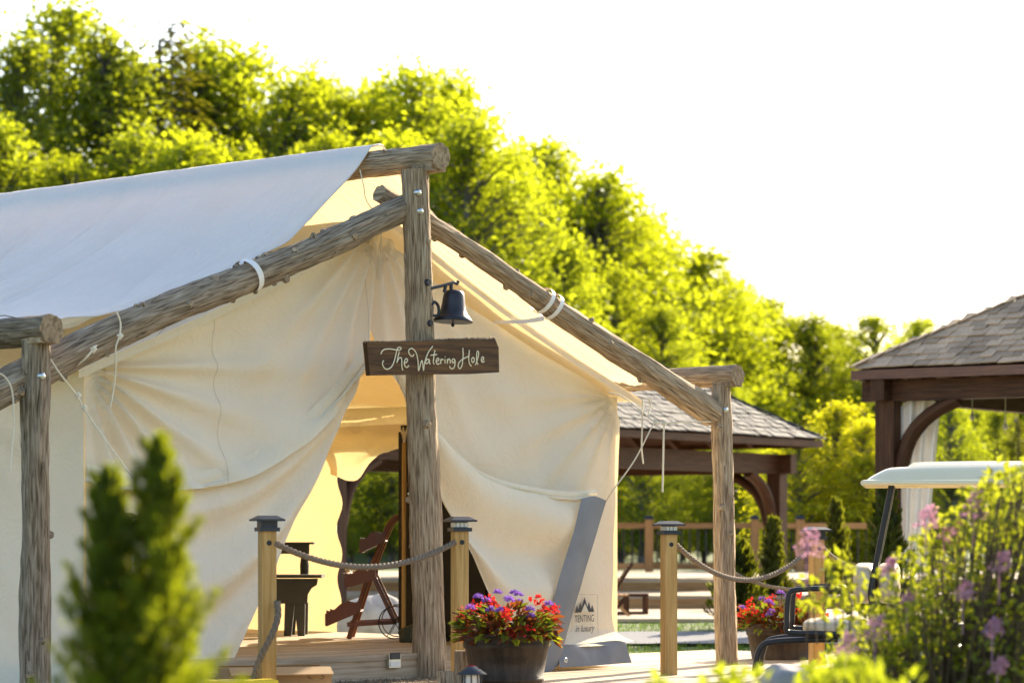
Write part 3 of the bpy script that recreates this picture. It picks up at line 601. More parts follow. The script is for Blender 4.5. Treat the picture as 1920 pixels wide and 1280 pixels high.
# ------------------------------------------------------------------ planters
def leafquad(b, p, d, n, L, W, mi=0, fold=.2):
    d = Vector(d).normalized(); sd_ = d.cross(Vector(n)); sd_ = sd_.normalized() if sd_.length > 1e-4 else Vector((1, 0, 0)); nn = sd_.cross(d)
    b.add([p, p + d * L * .45 + sd_ * W * .5 + nn * fold * W, p + d * L - nn * L * .12, p + d * L * .45 - sd_ * W * .5 + nn * fold * W], [(0, 1, 2), (0, 2, 3)], None, mi, False)
def rv(g): 
    while True:
        v = Vector((g.uniform(-1, 1), g.uniform(-1, 1), g.uniform(-1, 1)))
        if .05 < v.length < 1: return v
def planter(x, yrim, Y, rad, hgt, label, seed, zb=None):
    rim = at(x, yrim, Y); base = Vector((rim.x, rim.y, rim.z - hgt)); t = thing('flower_planter', label, 'planter', base, 'barrel planters of bedding flowers'); g = random.Random(seed)
    prof = [(rad * .70, 0), (rad * .78, hgt * .28), (rad * .80, hgt * .285), (rad * .80, hgt * .34), (rad * .785, hgt * .345), (rad * .90, hgt * .78), (rad * .925, hgt * .785), (rad * .94, hgt * .86), (rad * .92, hgt * .865), (rad * .97, hgt * .97), (rad, hgt * .975), (rad * 1.0, hgt), (rad * .93, hgt), (rad * .9, hgt * .9)]
    b = MB(); b.lathe(base, prof, 44); pot = b.build('tub', M['pot'], t)
    b = MB(); b.lathe(base, [(rad * .92, hgt * .93), (rad * .4, hgt * .96), (0, hgt * .97)], 24); b.build('soil', M['soil'], t)
    b = MB(); c = base + UP * hgt * .9
    for k in range(520):
        a = g.random() * 6.28; rr = rad * 1.02 * math.sqrt(g.random()); q = c + Vector((math.cos(a) * rr, math.sin(a) * rr, g.uniform(.0, .20) * (1.15 - .5 * rr / rad)))
        d = Vector((math.cos(a), math.sin(a), g.uniform(-.4, .9))) + rv(g) * .6; m = 0 if g.random() < .62 else 1
        leafquad(b, q, d, rv(g) + UP, g.uniform(.05, .11), g.uniform(.035, .06), m)
    for k in range(9):
        a = g.random() * 6.28; q = c + Vector((math.cos(a), math.sin(a), 0)) * rad * .4; e = c + Vector((math.cos(a) * rad * g.uniform(.7, 1.2), math.sin(a) * rad, g.uniform(.15, .3))); b.tube([q, q.lerp(e, .6) + UP * .04, e], .004, 5)
    b.build('foliage', [M['bronze_leaf'], M['green_leaf']], t, 'stuff')
    for k in range(24):                               # red begonia clusters
        a = g.random() * 6.28; rr = rad * g.uniform(.35, 1.22); q = c + Vector((math.cos(a) * rr, math.sin(a) * rr, g.uniform(.08, .27) - .10 * (rr / rad - .6))); b = MB()
        for j in range(g.randrange(12, 24)):
            p = q + rv(g) * .035; leafquad(b, p, rv(g), rv(g), g.uniform(.02, .034), g.uniform(.02, .03))
        b.build('red_flower', M['red'], t)
    for k in range(16):                               # violet ageratum pompons
        a = g.random() * 6.28; rr = rad * g.uniform(.1, 1.05); q = c + Vector((math.cos(a) * rr, math.sin(a) * rr, g.uniform(.2, .30) - .09 * (rr / rad) ** 2)); b = MB()
        for j in range(70):
            d = rv(g).normalized(); d.z = abs(d.z) * .8; leafquad(b, q + d * .012, d, rv(g), .026, .006)
        b.build('violet_flower', M['purple'], t)
    b = MB()
    for k in range(30): 
        a = g.random() * 6.28; q = c + Vector((math.cos(a), math.sin(a), 0)) * rad * .98 + UP * g.uniform(.0, .05); leafquad(b, q, Vector((math.cos(a), math.sin(a), g.uniform(-.8, .1))), UP, .08, .04)
    b.build('trailing_leaf', M['shrub_leaf'], t, 'stuff')
    return t, pot, base
p1, pot1, pb1 = planter(950, 1187, 17.2, .282, .40, 'dark barrel tub of red and violet flowers in front of the grey edged flap', 21)
MB().box(Vector((pb1.x, pb1.y, (pb1.z + ZD) / 2)), (DF, DR, UP), (.17, .17, (pb1.z - ZD) / 2 - .002)).build('plinth', M['timber'], p1) if pb1.z > ZD + .01 else None
p2, pot2, pb2 = planter(1468, 1168, 22.3, .31, .42, 'dark barrel tub of red and violet flowers behind the golf cart seat', 33)
for (t, pot, pb, r_, h_, az) in ((p1, pot1, pb1, .282, .40, 0),):    # embossed wording on the tub
    cu = bpy.data.curves.new('emboss', 'FONT'); cu.body = 'WHISKEY'; cu.size = .055; cu.align_x = 'CENTER'; cu.extrude = .002; o = bpy.data.objects.new('emboss', cu); COL.objects.link(o)
    me = o.to_mesh(); b = MB(); rr = r_ * .875; zz = h_ * .56
    V = []
    for v in me.vertices: a = -math.pi / 2 + .06 + v.co.x / rr; rad_ = rr + .002 + v.co.z + (v.co.y - .02) * .22; V.append(pb + Vector((math.cos(a) * rad_, math.sin(a) * rad_, zz + v.co.y)))
    b.add(V, [tuple(p.vertices) for p in me.polygons], None, 0, False)
    for rr2, z0 in ((.075, .075), (.06, .072)):
        b.tube([pb + Vector((math.cos(-math.pi / 2 + .06 + math.cos(q) * rr2 / rr) * (rr + .022), math.sin(-math.pi / 2 + .06 + math.cos(q) * rr2 / rr) * (rr + .022), zz + z0 + math.sin(q) * .03)) for q in [i * math.pi / 16 for i in range(17)]], .002, 5)
    o.to_mesh_clear(); bpy.data.objects.remove(o); b.build('embossed_mark', M['pot'], pot)
# ------------------------------------------------------------------ print on the tent wall
def text_mesh(body, size, shear=0., bold=0.):
    cu = bpy.data.curves.new('print', 'FONT'); cu.body = body; cu.size = size; cu.align_x = 'CENTER'; cu.shear = shear; cu.offset = bold; o = bpy.data.objects.new('print', cu); COL.objects.link(o)
    me = o.to_mesh(); r = ([tuple(v.co) for v in me.vertices], [tuple(p.vertices) for p in me.polygons]); o.to_mesh_clear(); bpy.data.objects.remove(o); return r
LS = ST - .052
def lp(x, y): return on_s(x, y, LS)
lo = lp(1096, 1159); ux = (lp(1115, 1165) - lp(1075, 1167)); pxm = ux.length / 40; ux.normalize()
b = MB()
for body, sz, dy, sh, bo in (('TENTING', 12.5, -4, 0, .0), ('in luxury', 12, -16, .35, .0), ('_________________', 3.2, -22.5, 0, 0)):
    V, F = text_mesh(body, 1., sh); wv = max(v[0] for v in V) - min(v[0] for v in V); tw = {'TENTING': 36, 'in luxury': 36}.get(body, 40) * pxm; kx = tw / wv; ky = sz * pxm
    b.add([lo + ux * (v[0] * kx) + UP * (v[1] * ky * 1.0 + dy * pxm) for v in V], F, None, 0, False)
tri = [((-18, 8), (-14, 17), (-10, 8)), ((-13, 8), (-8, 21), (-3, 8)), ((-7, 10), (0, 27), (7, 10)), ((3, 8), (8, 21), (13, 8)), ((10, 8), (14, 17), (18, 8))]
for k_, t3 in enumerate(tri):
    b.add([lo + ux * q[0] * pxm + UP * q[1] * pxm - DR * .0004 * k_ for q in t3], [(0, 1, 2)], None, 0, False)
b.build('printed_mark', M['print'], tent)
b = MB(); b.add([lo + ux * q[0] * pxm + UP * q[1] * pxm - DR * .004 for q in ((-7, 8), (0, 19), (7, 8))], [(0, 1, 2)], None, 0, False); b.build('printed_mark', M['canvas'], tent)
fr_ = [lo + ux * q[0] * pxm + UP * q[1] * pxm for q in ((-22, 31), (24, 29), (26, -27), (-24, -27), (-22, 31))]
b = MB(); b.tube(fr_, .0015, 4); b.build('printed_frame', M['seam'], tent)
# ------------------------------------------------------------------ furniture in the tent
zb = ZP
bn = on_h(560, 1176, 2.05); bn = T(2.0, 3.55, 0)
st = thing('wash_stand', 'charcoal painted wooden bench stand with raised back shelf inside tent', 'stand', Vector((bn.x, bn.y, ZP)))
def fpt(x, y, Y): return at(x, y, Y)
YB = on_z(548, 1178, ZP).y; YB = 22.1

def bx(x0, x1, y0, y1, dep, name, mat, par, Y=None, shift=0):
    Y = Y or YB; p, q = at(x0, y0, Y), at(x1, y1, Y); b = MB(); b.box(Vector(((p.x + q.x) / 2, Y + dep / 2 + shift, (p.z + q.z) / 2)), (Vector((1, 0, 0)), Vector((0, 1, 0)), UP), (abs(q.x - p.x) / 2, dep / 2, abs(p.z - q.z) / 2)); return b.build(name, mat, par)
bx(470, 603, 1077, 1083, .40, 'seat', M['grey_paint'], st); 
b = MB(); pts = [(476, 1084), (596, 1084), (594, 1096), (584, 1102), (577, 1114), (576, 1131), (476, 1131)]; V = [at(x, y, YB + .03) for x, y in pts]; k = len(V); V2 = [v + Vector((0, .03, 0)) for v in V]
b.add(V + V2, [tuple(range(k)), tuple(range(2 * k - 1, k - 1, -1))] + [(i, i + k, (i + 1) % k + k, (i + 1) % k) for i in range(k)], None, 0, False); b.build('apron', M['grey_paint'], st)
for yy in (0, .33):
    b = MB(); zf = ZC - ZP; yb_ = HOR + zf * FPX / YB
    for pts in ([(533, 1131), (551, 1131), (545, yb_), (531, yb_)], [(551, 1131), (571, 1131), (570, yb_), (557, yb_)]):
        V = [at(x, y, YB) + Vector((0, .06 + yy, 0)) for x, y in pts]; V2 = [v + Vector((0, .04, 0)) for v in V]; b.add(V + V2, [(0, 1, 2, 3), (7, 6, 5, 4)] + [(i, i + 4, (i + 1) % 4 + 4, (i + 1) % 4) for i in range(4)], None, 0, False)
    b.build('leg', M['grey_paint'], st)
bx(470, 585, 1016, 1020, .2, 'shelf', M['grey_paint'], st, None, .2); bx(476, 576, 1020, 1038, .03, 'shelf_apron', M['grey_paint'], st, None, .22)
b = MB(); p = at(566, 1077, YB) + Vector((0, .28, 0)); q = at(566, 1018, YB) + Vector((0, .28, 0)); b.tube([p, p.lerp(q, .3), p.lerp(q, .5), p.lerp(q, .62), p.lerp(q, .7), q], [.034, .036, .03, .022, .03, .028], 14); b.build('turned_post', M['grey_paint'], st)
# tiered flower cart
YC = min(on_z(655, 1192, ZP).y, 21.5); zf = ZP
yb_ = HOR + (ZC - ZP) * FPX / YC
ct = thing('tiered_flower_cart', 'varnished folding wooden cart with three scalloped trays on tent floor', 'flower cart', Vector((at(700, 1100, YC).x, YC, ZP)))
for dy in (0, .42):
    D = Vector((0, dy, 0)); b = MB()
    b.tube([p + D for p in spline([at(654, yb_, YC), at(690, 1085, YC), at(722, 1000, YC), at(733, 978, YC), at(745, 968, YC), at(752, 968, YC)], 24)], .021, 8, flat=.6); b.build('side_rail', M['redwood'], ct)
    b = MB(); b.bar(at(692, 1062, YC) + D, at(741, 1166, YC) + D, .035, .022, (0, 1, 0)); b.build('brace', M['redwood'], ct)
    b = MB(); b.bar(at(651, 1170, YC) + D, at(744, 1165, YC) + D, .035, .022, (0, 1, 0)); b.build('base_rail', M['redwood'], ct)
    w_c = at(741, 1166, YC) + Vector((0, dy + (.04 if dy else -.04), 0)); rw_ = w_c.z - ZP - .004; b = MB(); b.tube([w_c + Vector((math.cos(a), 0, math.sin(a))) * rw_ for a in [i * math.pi / 16 for i in range(33)]], .005, 5)
    for i in range(6): a = i * math.pi / 3; b.tube([w_c, w_c + Vector((math.cos(a), 0, math.sin(a))) * rw_], .003, 4)
    b.build('wheel', M['iron'], ct)
for (x0, y0, x1, y1, hh) in ((676, 1012, 722, 998, 24), (648, 1078, 704, 1070, 24), (612, 1148, 676, 1128, 26)):
    for dy in (-.02, .42):
        b = MB(); n_ = 14; V = []
        for i in range(n_ + 1):
            t = i / n_; x = x0 + (x1 - x0) * t; y = y0 + (y1 - y0) * t; V.append(at(x, y - 5 + 5 * math.sin(t * 9.5) * (1 - .3 * t), YC))
        for i in range(n_ + 1):
            t = 1 - i / n_; V.append(at(x0 + (x1 - x0) * t, y0 + (y1 - y0) * t + hh - 8 * t, YC))
        V = [v + Vector((0, dy, 0)) for v in V]; k = len(V); V2 = [v + Vector((0, .02, 0)) for v in V]
        fs = [(i, i + 1, k - 2 - i, k - 1 - i) for i in range(n_)]; b.add(V + V2, fs + [tuple(a + k for a in f)[::-1] for f in fs] + [(i, i + k, (i + 1) % k + k, (i + 1) % k) for i in range(k)], [[(V[0].z, 0)] * 4] * (2 * n_ + k), 0, False); b.build('tray_side', M['redwood'], ct)
    p, q = at(x0, y0 + hh - 2, YC) + Vector((0, .2, 0)), at(x1, y1 + hh - 9, YC) + Vector((0, .2, 0)); b = MB(); b.bar(p, q, .40, .012, UP); b.build('tray_base', M['redwood'], ct)
    p = at(x0, y0 + 8, YC); b = MB(); b.box(p + Vector((0, .2, -.02)), ((0, 1, 0), (1, 0, 0), UP), (.21, .01, .045)); b.build('tray_front', M['redwood'], ct)
b = MB(); g = random.Random(8)
for k in range(60): leafquad(b, at(g.uniform(645, 690), g.uniform(1062, 1076), YC) + Vector((0, g.uniform(0, .35), 0)), rv(g), rv(g), .05, .02)
tag(b.build('straw_wreath', M['cord']), 'dry straw bundle lying in the middle tray of the flower cart', 'straw')
# black cabinet and broom
cb = T(1.95, 1.55, ZP); cab = thing('black_cabinet', 'tall black cabinet inside the tent behind the centre post', 'cabinet', cb)
pL = on_h(748, 900, 1.62); sL = (pL - C0).dot(DR); ztop = on_h(748, 797, 1.62).z
MB().box(T(1.97, (sL + .75) / 2, (ZP + ztop) / 2), (DF, DR, UP), (.33, (sL - .75) / 2, (ztop - ZP) / 2)).build('carcass', M['soot'], cab)
MB().box(T(1.627, (sL + .75) / 2 + .1, (ZP + ztop) / 2), (DF, DR, UP), (.012, (sL - .95) / 2, (ztop - ZP) / 2 - .05)).build('door', M['soot'], cab)
b = MB(); b.tube([on_h(768, 925, 1.60), on_h(767, 925, 1.58)], .012, 8); b.build('handle', M['steel'], cab)
b0, b1 = on_h(757, 1120, 1.50), on_h(758, 830, 1.58); b0.z = ZP + .01
br = thing('wooden_broom', 'pale wooden broom with bristles up leaning on the black cabinet', 'broom', b0)
b = MB(); b.tube([b0, b0.lerp(b1, .5), b1], .017, 10); b.build('handle', M['post'], br)
b = MB(); top = b1 + (b1 - b0).normalized() * .12
for i in range(26): a = i * .9; b.tube([b1 - UP * .02, b1.lerp(top, .5) + DR * .02 * math.cos(a), top + DR * .05 * math.cos(a) + DF * .02 * math.sin(a)], [.008, .006, .002], 4)
b.build('bristles', M['cord'], br)
# ------------------------------------------------------------------ small things on the deck
def rockmesh(name, c, rx, ry, rz, mat, label, seed):
    b = MB(); n, m = 20, 12
    def f(u, v):
        a = 2 * math.pi * (u % 1); t = math.pi * v; d = Vector((math.sin(t) * math.cos(a), math.sin(t) * math.sin(a), math.cos(t))); k = 1 + .28 * nz(d.x * 1.5 + seed, d.y * 1.5, d.z * 1.5) + .1 * nz(d.x * 5 + seed, d.y * 5, d.z * 5)
        return Vector(c) + Vector((d.x * rx * k, d.y * ry * k, max(-.6, d.z) * rz * k))
    b.grid(f, n, m); return tag(b.build(name, M[mat]), label, 'rock')
q = on_z(772, 1203, ZP); rockmesh('boulder', (q.x, q.y, ZP + .045), .11, .13, .085, 'rock', 'dark mossy rock on the tent floor beside the centre post', 3)
q = on_z(1490, 1282, .2); rockmesh('boulder', at(1478, 1275, 15.5), .16, .2, .09, 'stone', 'pale grey stone among the low lime shrub leaves', 9)
q = at(700, 1150, 26.5); rockmesh('boulder', (q.x, q.y, gz(0, 26.5) + .15), .42, .35, .3, 'stone', 'big pale boulder outside the tent side opening', 11)
c = T(-.32, .02, ZP - .075) - DR * .03; c = on_s(737, 1238, -.0); 
sl_ = thing('step_light', 'small silver solar step light on the platform riser', 'light', c)
b = MB(); b.box(c, (DF, DR, UP), (.055, .018, .045)); b.build('housing', M['steel'], sl_)
b = MB(); b.box(c + UP * .032 - DR * .021, (DF, (DR + UP * .5), UP), (.045, .004, .02)); b.build('solar_panel', M['cap'], sl_)
b = MB(); b.box(c - UP * .02 - DR * .02, (DF, DR, UP), (.044, .003, .017)); b.build('lens', M['lens'], sl_)
b = MB(); b.box(T(-.35, -.24, ZD + .012), (DF, DR, UP), (.55, .2, .010)); g = random.Random(4)
for k in range(900): p = T(-.35 + g.uniform(-.55, .55), -.24 + g.uniform(-.2, .2), ZD + .02); b.tube([p, p + rv(g) * .018 + UP * .008], .0025, 3)
tag(b.build('door_mat', M['mat']), 'brown coir mat at the foot of the platform step', 'mat')
YX = 17.0
bo = thing('cardboard_box', 'open cardboard box marked C 3 beside the rope post', 'box', at(560, 1300, YX)); bo.location.z = ZD; OFF[bo.name] = Vector(bo.location)
xa = Vector((.93, .25, 0)).normalized(); ya = Vector((-xa.y, xa.x, 0)); c = at(515, 1290, 17.4); 
zt1 = at(0, 1252, 17.3).z; hw, hd = .32, .17; zm = (zt1 + ZD) / 2; hz = (zt1 - ZD) / 2
for nm, cc, a_, hs in (('panel', c - ya * hd, xa, (hw, .004, hz)), ('panel', c + ya * hd, xa, (hw, .004, hz)), ('panel', c - xa * hw, ya, (hd, .004, hz)), ('panel', c + xa * hw, ya, (hd, .004, hz))):
    MB().box(Vector((cc.x, cc.y, zm)), (a_, UP.cross(a_), UP), hs).build(nm, M['card'], bo)
MB().box(Vector((c.x, c.y, ZD + .008)), (xa, ya, UP), (hw, hd, .004)).build('base', M['card'], bo)
for cc, sgn in ((c - ya * (hd + .05), 1), (c + ya * (hd + .04), -1)):
    MB().box(Vector((cc.x, cc.y, zt1 - .012)), (xa, ya + UP * .35 * sgn, UP), (hw * .98, .06, .003)).build('flap', M['card'], bo)
fx = lambda x, y: Vector((0, 0, 0))
fo = c + xa * (hw + .0055); 
def mk(u, v): return fo + ya * (-.02 - u) * -1 + UP * (zt1 - fo.z - .035 + v)
fo2 = c - ya * (hd + .006)
def mk(u, v): q = fo2 + xa * (hw * .55 + u); return Vector((q.x, q.y, zt1 - .045 + v))
strokes('lettering', [[(.03, .018), (.012, .022), (.0, .005), (.006, -.014), (.028, -.018)], [(.072, .018), (.09, .02), (.094, .008), (.082, .002), (.095, -.006), (.09, -.018), (.070, -.018)]], mk, .0016, 'print', bo, 0)
c2 = at(452, 1286, 16.6); b = MB(); b.box(Vector((c2.x, c2.y, (ZD + at(0, 1274, 16.6).z) / 2)), (xa, ya, UP), (.20, .12, (at(0, 1274, 16.6).z - ZD) / 2)); tag(b.build('yellow_crate', M['yellow']), 'bright yellow plastic box half hidden by the twin-tipped cedar', 'box')
for i, (x, yt, Y, r, lab) in enumerate(((836, 1258, 16.9, .055, 'short sawn cedar stump nearest the log centre post'), (868, 1262, 16.7, .048, 'short sawn cedar stump beside the black lantern'), (866, 1219, 17.6, .05, 'taller sawn cedar stump behind the lantern and tub'))):
    p = at(x, yt, Y); b = MB(); b.tube([Vector((p.x, p.y, ZD)), Vector((p.x, p.y, (ZD + p.z) / 2)), p], r, 20, 0, 1, .006, i + 40); tag(b.build('log_stump', [M['bark'], M['endgrain']]), lab, 'stump', 'cedar edging stumps')
p = at(884, 1262, 16.5); ln_ = thing('solar_lantern', 'black solar path lantern with wide conical cap before the tub', 'lantern', Vector((p.x, p.y, ZD)))
b = MB(); b.lathe(p, [(.0, .045), (.03, .044), (.045, .03), (.088, .004), (.09, -.004), (.05, -.004)], 28); b.build('cap', M['cap'], ln_)
b = MB(); b.lathe(Vector((p.x, p.y, p.z + .044)), [(.0, .006), (.022, .004), (.026, 0)], 16); b.build('red_disc', M['red'], ln_)
b = MB(); b.lathe(p, [(.045, -.006), (.05, -.10), (.0, -.10)], 20); b.build('lens', M['lens'], ln_)
for k in range(8): a = k * .785; MB().bar(p + Vector((math.cos(a) * .053, math.sin(a) * .053, -.005)), p + Vector((math.cos(a) * .058, math.sin(a) * .058, -.10)), .006, .006).build('guard_bar', M['cap'], ln_)
b = MB(); b.tube([Vector((p.x, p.y, ZD)), p - UP * .1], .012, 8); b.build('stake', M['cap'], ln_)
# ------------------------------------------------------------------ terrace, steps, railing, chair
ps = thing('lower_terrace', 'pale plank terrace beyond the gravel path', 'deck', Vector((2.2, 33, gz(2, 33)))); ps['kind'] = 'structure'
zz = .52
for k in range(30): MB().box(Vector((2.2, 30.9 + k * .145, zz - .02)), ((0, 1, 0), UP, (1, 0, 0)), (.07, .02, 4.4)).build('plank', M['deck'], ps)
for i, (z1, y0) in enumerate(((.68, 35.2), (.84, 38.3))):
    t = thing('broad_step' if i == 0 else 'upper_terrace', ('broad timber step between the two plank terraces', 'upper plank terrace edged by the railing')[i], 'deck', Vector((2.2, y0, .5))); t['kind'] = 'structure'
    for k in range(22 if i == 0 else 60): MB().box(Vector((2.6, y0 + .07 + k * .145, z1 - .02)), ((0, 1, 0), UP, (1, 0, 0)), (.07, .02, 5.6)).build('plank', M['deck'], t)
    MB().box(Vector((2.6, y0 + .03, z1 - .13)), ((1, 0, 0), (0, 1, 0), UP), (5.6, .02, .088)).build('fascia', M['rail'], t)
YR = 46.0
rl = thing('terrace_railing', 'cedar railing with dark balusters along the upper terrace', 'railing', Vector((3, YR, .84)))
xs_ = [1010, 1217, 1415, 1500, 1655, 1800]; zt2 = at(0, 985, YR).z
for x in xs_:
    X = at(x, 0, YR).x; o = MB().box(Vector((X, YR, (zt2 + .10 + .84) / 2)), ((1, 0, 0), (0, 1, 0), UP), (.065, .065, (zt2 + .10 - .84) / 2)).build('railing_post', M['rail'], rl)
    MB().box(Vector((X, YR, zt2 + .135)), ((1, 0, 0), (0, 1, 0), UP), (.085, .085, .03), 0, .6).build('post_cap', M['cap'], o)
for i in range(len(xs_) - 1):
    X0, X1 = at(xs_[i], 0, YR).x + .067, at(xs_[i + 1], 0, YR).x - .067
    for z_, h_ in ((zt2, .045), (.93, .05)): MB().box(Vector(((X0 + X1) / 2, YR, z_)), ((0, 1, 0), UP, (1, 0, 0)), (.045, h_, (X1 - X0) / 2)).build('rail', M['rail'], rl)
    n_ = int((X1 - X0) / .13)
    for k in range(n_):
        X = X0 + (k + .5) * (X1 - X0) / n_; MB().bar((X, YR, .97), (X, YR, zt2 - .05), .018, .018).build('baluster', M['black'], rl)
YK = 31.8; c_ = at(1168, 1165, YK); ch = thing('folding_chair', 'slatted wooden folding chair on the terrace beside tent corner', 'chair', Vector((c_.x, YK, zz)))
def cp(x, y, dy): q = at(x, y, YK); return Vector((q.x, YK + dy, max(zz + .005, q.z)))
for dy in (0, .45):
    b = MB(); b.bar(cp(1146, 1118, dy), cp(1186, 1055, dy), .035, .025, (0, 1, 0)); b.build('back_post', M['timber'], ch)
    b = MB(); b.bar(cp(1140, 1115, dy), cp(1180, 1172, dy), .03, .025, (0, 1, 0)); b.build('leg', M['rail'], ch)
    b = MB(); b.bar(cp(1178, 1118, dy), cp(1142, 1172, dy), .03, .025, (0, 1, 0)); b.build('leg', M['timber'], ch)
for k in range(6): t = .2 + k * .15; p = cp(1146, 1118, 0).lerp(cp(1186, 1055, 0), t); MB().box(p + Vector((-.012, .225, 0)), ((0, 1, 0), (.54, 0, .84), (-.84, 0, .54)), (.225, .026, .008)).build('slat', M['rail'], ch)
for k in range(5): p = cp(1140 + k * 9, 1116, 0); MB().box(p + Vector((0, .225, 0)), ((0, 1, 0), (1, 0, 0), UP), (.225, .021, .01)).build('seat_slat', M['rail'], ch)
tb = thing('low_table', 'low brown wooden table on the terrace beside the folding chair', 'table', Vector((at(1190, 1165, 32.6).x, 32.6, zz)))
def tp(x, y, dy): q = at(x, y, 32.6); return Vector((q.x, 32.6 + dy, max(zz + .002, q.z)))
MB().bar(tp(1140, 1115, .25), tp(1216, 1115, .25), .55, .035, UP).build('top', M['timber'], tb)
for x in (1176, 1212):
    for dy in (.02, .48): MB().bar(tp(x, 1119, dy), tp(x, 1180, dy), .045, .045, (0, 1, 0)).build('leg', M['timber'], tb)
for dy in (.02, .48): MB().bar(tp(1150, 1150, dy), tp(1212, 1150, dy), .03, .03, (0, 1, 0)).build('stretcher', M['timber'], tb)
# ------------------------------------------------------------------ pavilions
def pavilion(name, label, corner, e, inn, le, wd, zg, pitch, vis, posts, seed, bh=.62, ov=.5, bt=.15):
    """corner: eave corner; e: unit along the visible eave away from the corner; inn: unit inwards"""
    e, inn, cn = Vector(e), Vector(inn), Vector(corner); cz = cn.z; shm = M['shingle_dark'] if seed == 1 else M['shingle']; t = thing(name, label, 'pavilion', Vector((cn.x, cn.y, zg))); g = random.Random(seed)
    rise = pitch * wd / 2; A, B_, C_, D_ = cn, cn + e * le, cn + e * le + inn * wd, cn + inn * wd; R0, R1 = cn + e * wd / 2 + inn * wd / 2 + UP * rise, cn + e * (le - wd / 2) + inn * wd / 2 + UP * rise
    b = MB(); dn = UP * .05
    for tri_ in ((A, B_, R1, R0), (B_, C_, R1), (C_, D_, R0, R1), (D_, A, R0)): b.add(list(tri_), [tuple(range(len(tri_)))], None, 0, False); b.add([p - dn for p in tri_], [tuple(range(len(tri_)))[::-1]], None, 0, False)
    rf = b.build('roof', M['timber'], t)
    for P_, Q_ in ((A, B_), (B_, C_), (C_, D_), (D_, A)): MB().bar(P_ - UP * .065, Q_ - UP * .065, .035, .10, UP).build('fascia', M['timber'] if seed == 1 else M['redwood'], t)
    sl = inn + UP * pitch; sl.normalize(); nrm = e.cross(sl); nrm = nrm if nrm.z > 0 else -nrm
    ex = .13; rows = int((wd / 2) * math.sqrt(1 + pitch * pitch) / ex); proto = None; cnt = 0; rest = MB()
    for r_ in range(rows):
        d0 = r_ * ex; ins = d0 / math.sqrt(1 + pitch * pitch); x = ins - .05 + g.random() * .1
        while x < le - ins:
            wv = g.uniform(.10, .21); cpos = cn + e * (x + wv / 2) + sl * (d0 + .06) + nrm * (.022 + g.uniform(0, .016)); ax_ = (e, (sl - nrm * g.uniform(.08, .22)).normalized(), nrm)
            if vis[0] < x < vis[1] and r_ < vis[2] and cnt < 300:
                if proto is None: q = MB(); q.box((0, 0, 0), ((1, 0, 0), (0, 1, 0), (0, 0, 1)), (.5, .5, .5)); proto = q.build('shingle', shm); me = proto.data; o = proto; o.parent = rf
                else: o = bpy.data.objects.new('shingle', me); COL.objects.link(o); o.parent = rf
                mt = Matrix((ax_[0] * (wv - .006), ax_[1] * (.19 + g.uniform(-.01, .012)), ax_[2] * .014)).transposed().to_4x4(); mt.translation = cpos - OFF[rf.name]; o.matrix_local = mt; cnt += 1
            else: rest.box(cpos, ax_, ((wv - .006) / 2, .095, .007))
            x += wv
    for (P_, Q_, RA, RB) in ((D_, A, R0, R0),):       # hip cap
        n_ = int((A - R0).length / .18)
        for k in range(n_): p = A.lerp(R0, (k + .5) / n_); rest.bar(p + UP * .03 - (R0 - A).normalized() * .1, p + UP * .045 + (R0 - A).normalized() * .1, .16, .016, UP)
    rest.build('shingles', shm, rf, 'stuff')
    zb_ = cz - bh; f0 = cn + e * ov + inn * ov; f1 = cn + e * (le - ov) + inn * ov; f2 = f1 + inn * (wd - 2 * ov); f3 = f0 + inn * (wd - 2 * ov)
    for P_, Q_ in ((f0, f1), (f3, f2), (f0, f3), (f1, f2)):
        dd = (Q_ - P_).normalized(); p, q = P_ - dd * .28, Q_ + dd * .28; p.z = q.z = zb_ + bt; MB().bar(p, q, .16, bt * 2, UP).build('beam', M['timber'], t)
        n_ = int((Q_ - P_).length / .62); out = {(0, 1): -inn, (3, 2): inn, (0, 3): -e, (1, 2): e}[tuple([(f0, f1, f2, f3).index(P_), (f0, f1, f2, f3).index(Q_)])]
        for k in range(1, n_):
            p = P_.lerp(Q_, k / n_); a_ = p + out * (ov - .05); a_.z = cz - .10 + pitch * .05; z_ = p - out * .35; z_.z = cz - .10 + pitch * (.35 + ov); MB().bar(a_, z_, .07, .10, UP).build('rafter_tail', M['timber'], t)
    for i, p in enumerate((f0, f1, f2, f3)):
        zt_ = zb_; o = MB().box(Vector((p.x, p.y, (zg + zb_) / 2)), (e, inn, UP), (.11, .11, (zb_ - zg) / 2)).build('post', M['timber'], t)
        for dd in (e, -e, inn, -inn):
            q = p + dd * .85
            if (q - f0).dot(e) < -.1 or (q - f0).dot(inn) < -.1 or (q - f2).dot(e) > .1 or (q - f2).dot(inn) > .1: continue
            P_ = [Vector((p.x, p.y, zb_ - .85)) + dd * .11, Vector((p.x, p.y, zb_ - .42)) + dd * .24, Vector((p.x, p.y, zb_ - .16)) + dd * .48, Vector((p.x, p.y, zb_)) + dd * .82]
            b = MB(); b.tube(spline(P_, 10), .085, 8, flat=.8); b.build('knee_brace', M['timber'], t)
    return t, f0, f1, f2, f3, zb_
cL = at(1541, 824, 41.5); eL = Vector((-.574, -.819, 0)); iL = Vector((-.819, .574, 0))
pavilion('timber_pavilion', 'dark timber pavilion with shingled hip roof behind the right log post', cL, eL, iL, 11.3, 4.9, .6, .60, (-.5, 6.2, 13), None, 1, .50, .48, .14)
cR = at(1598, 692, 30.4); eR = Vector((.829, -.559, 0)); iR = Vector((.559, .829, 0))
pvR = pavilion('timber_pavilion', 'reddish timber pavilion with shingled roof and white curtain above golf cart', cR, eR, iR, 7.0, 6.0, .5, .58, (-.5, 3.4, 24), None, 2, .34, .29, .11)
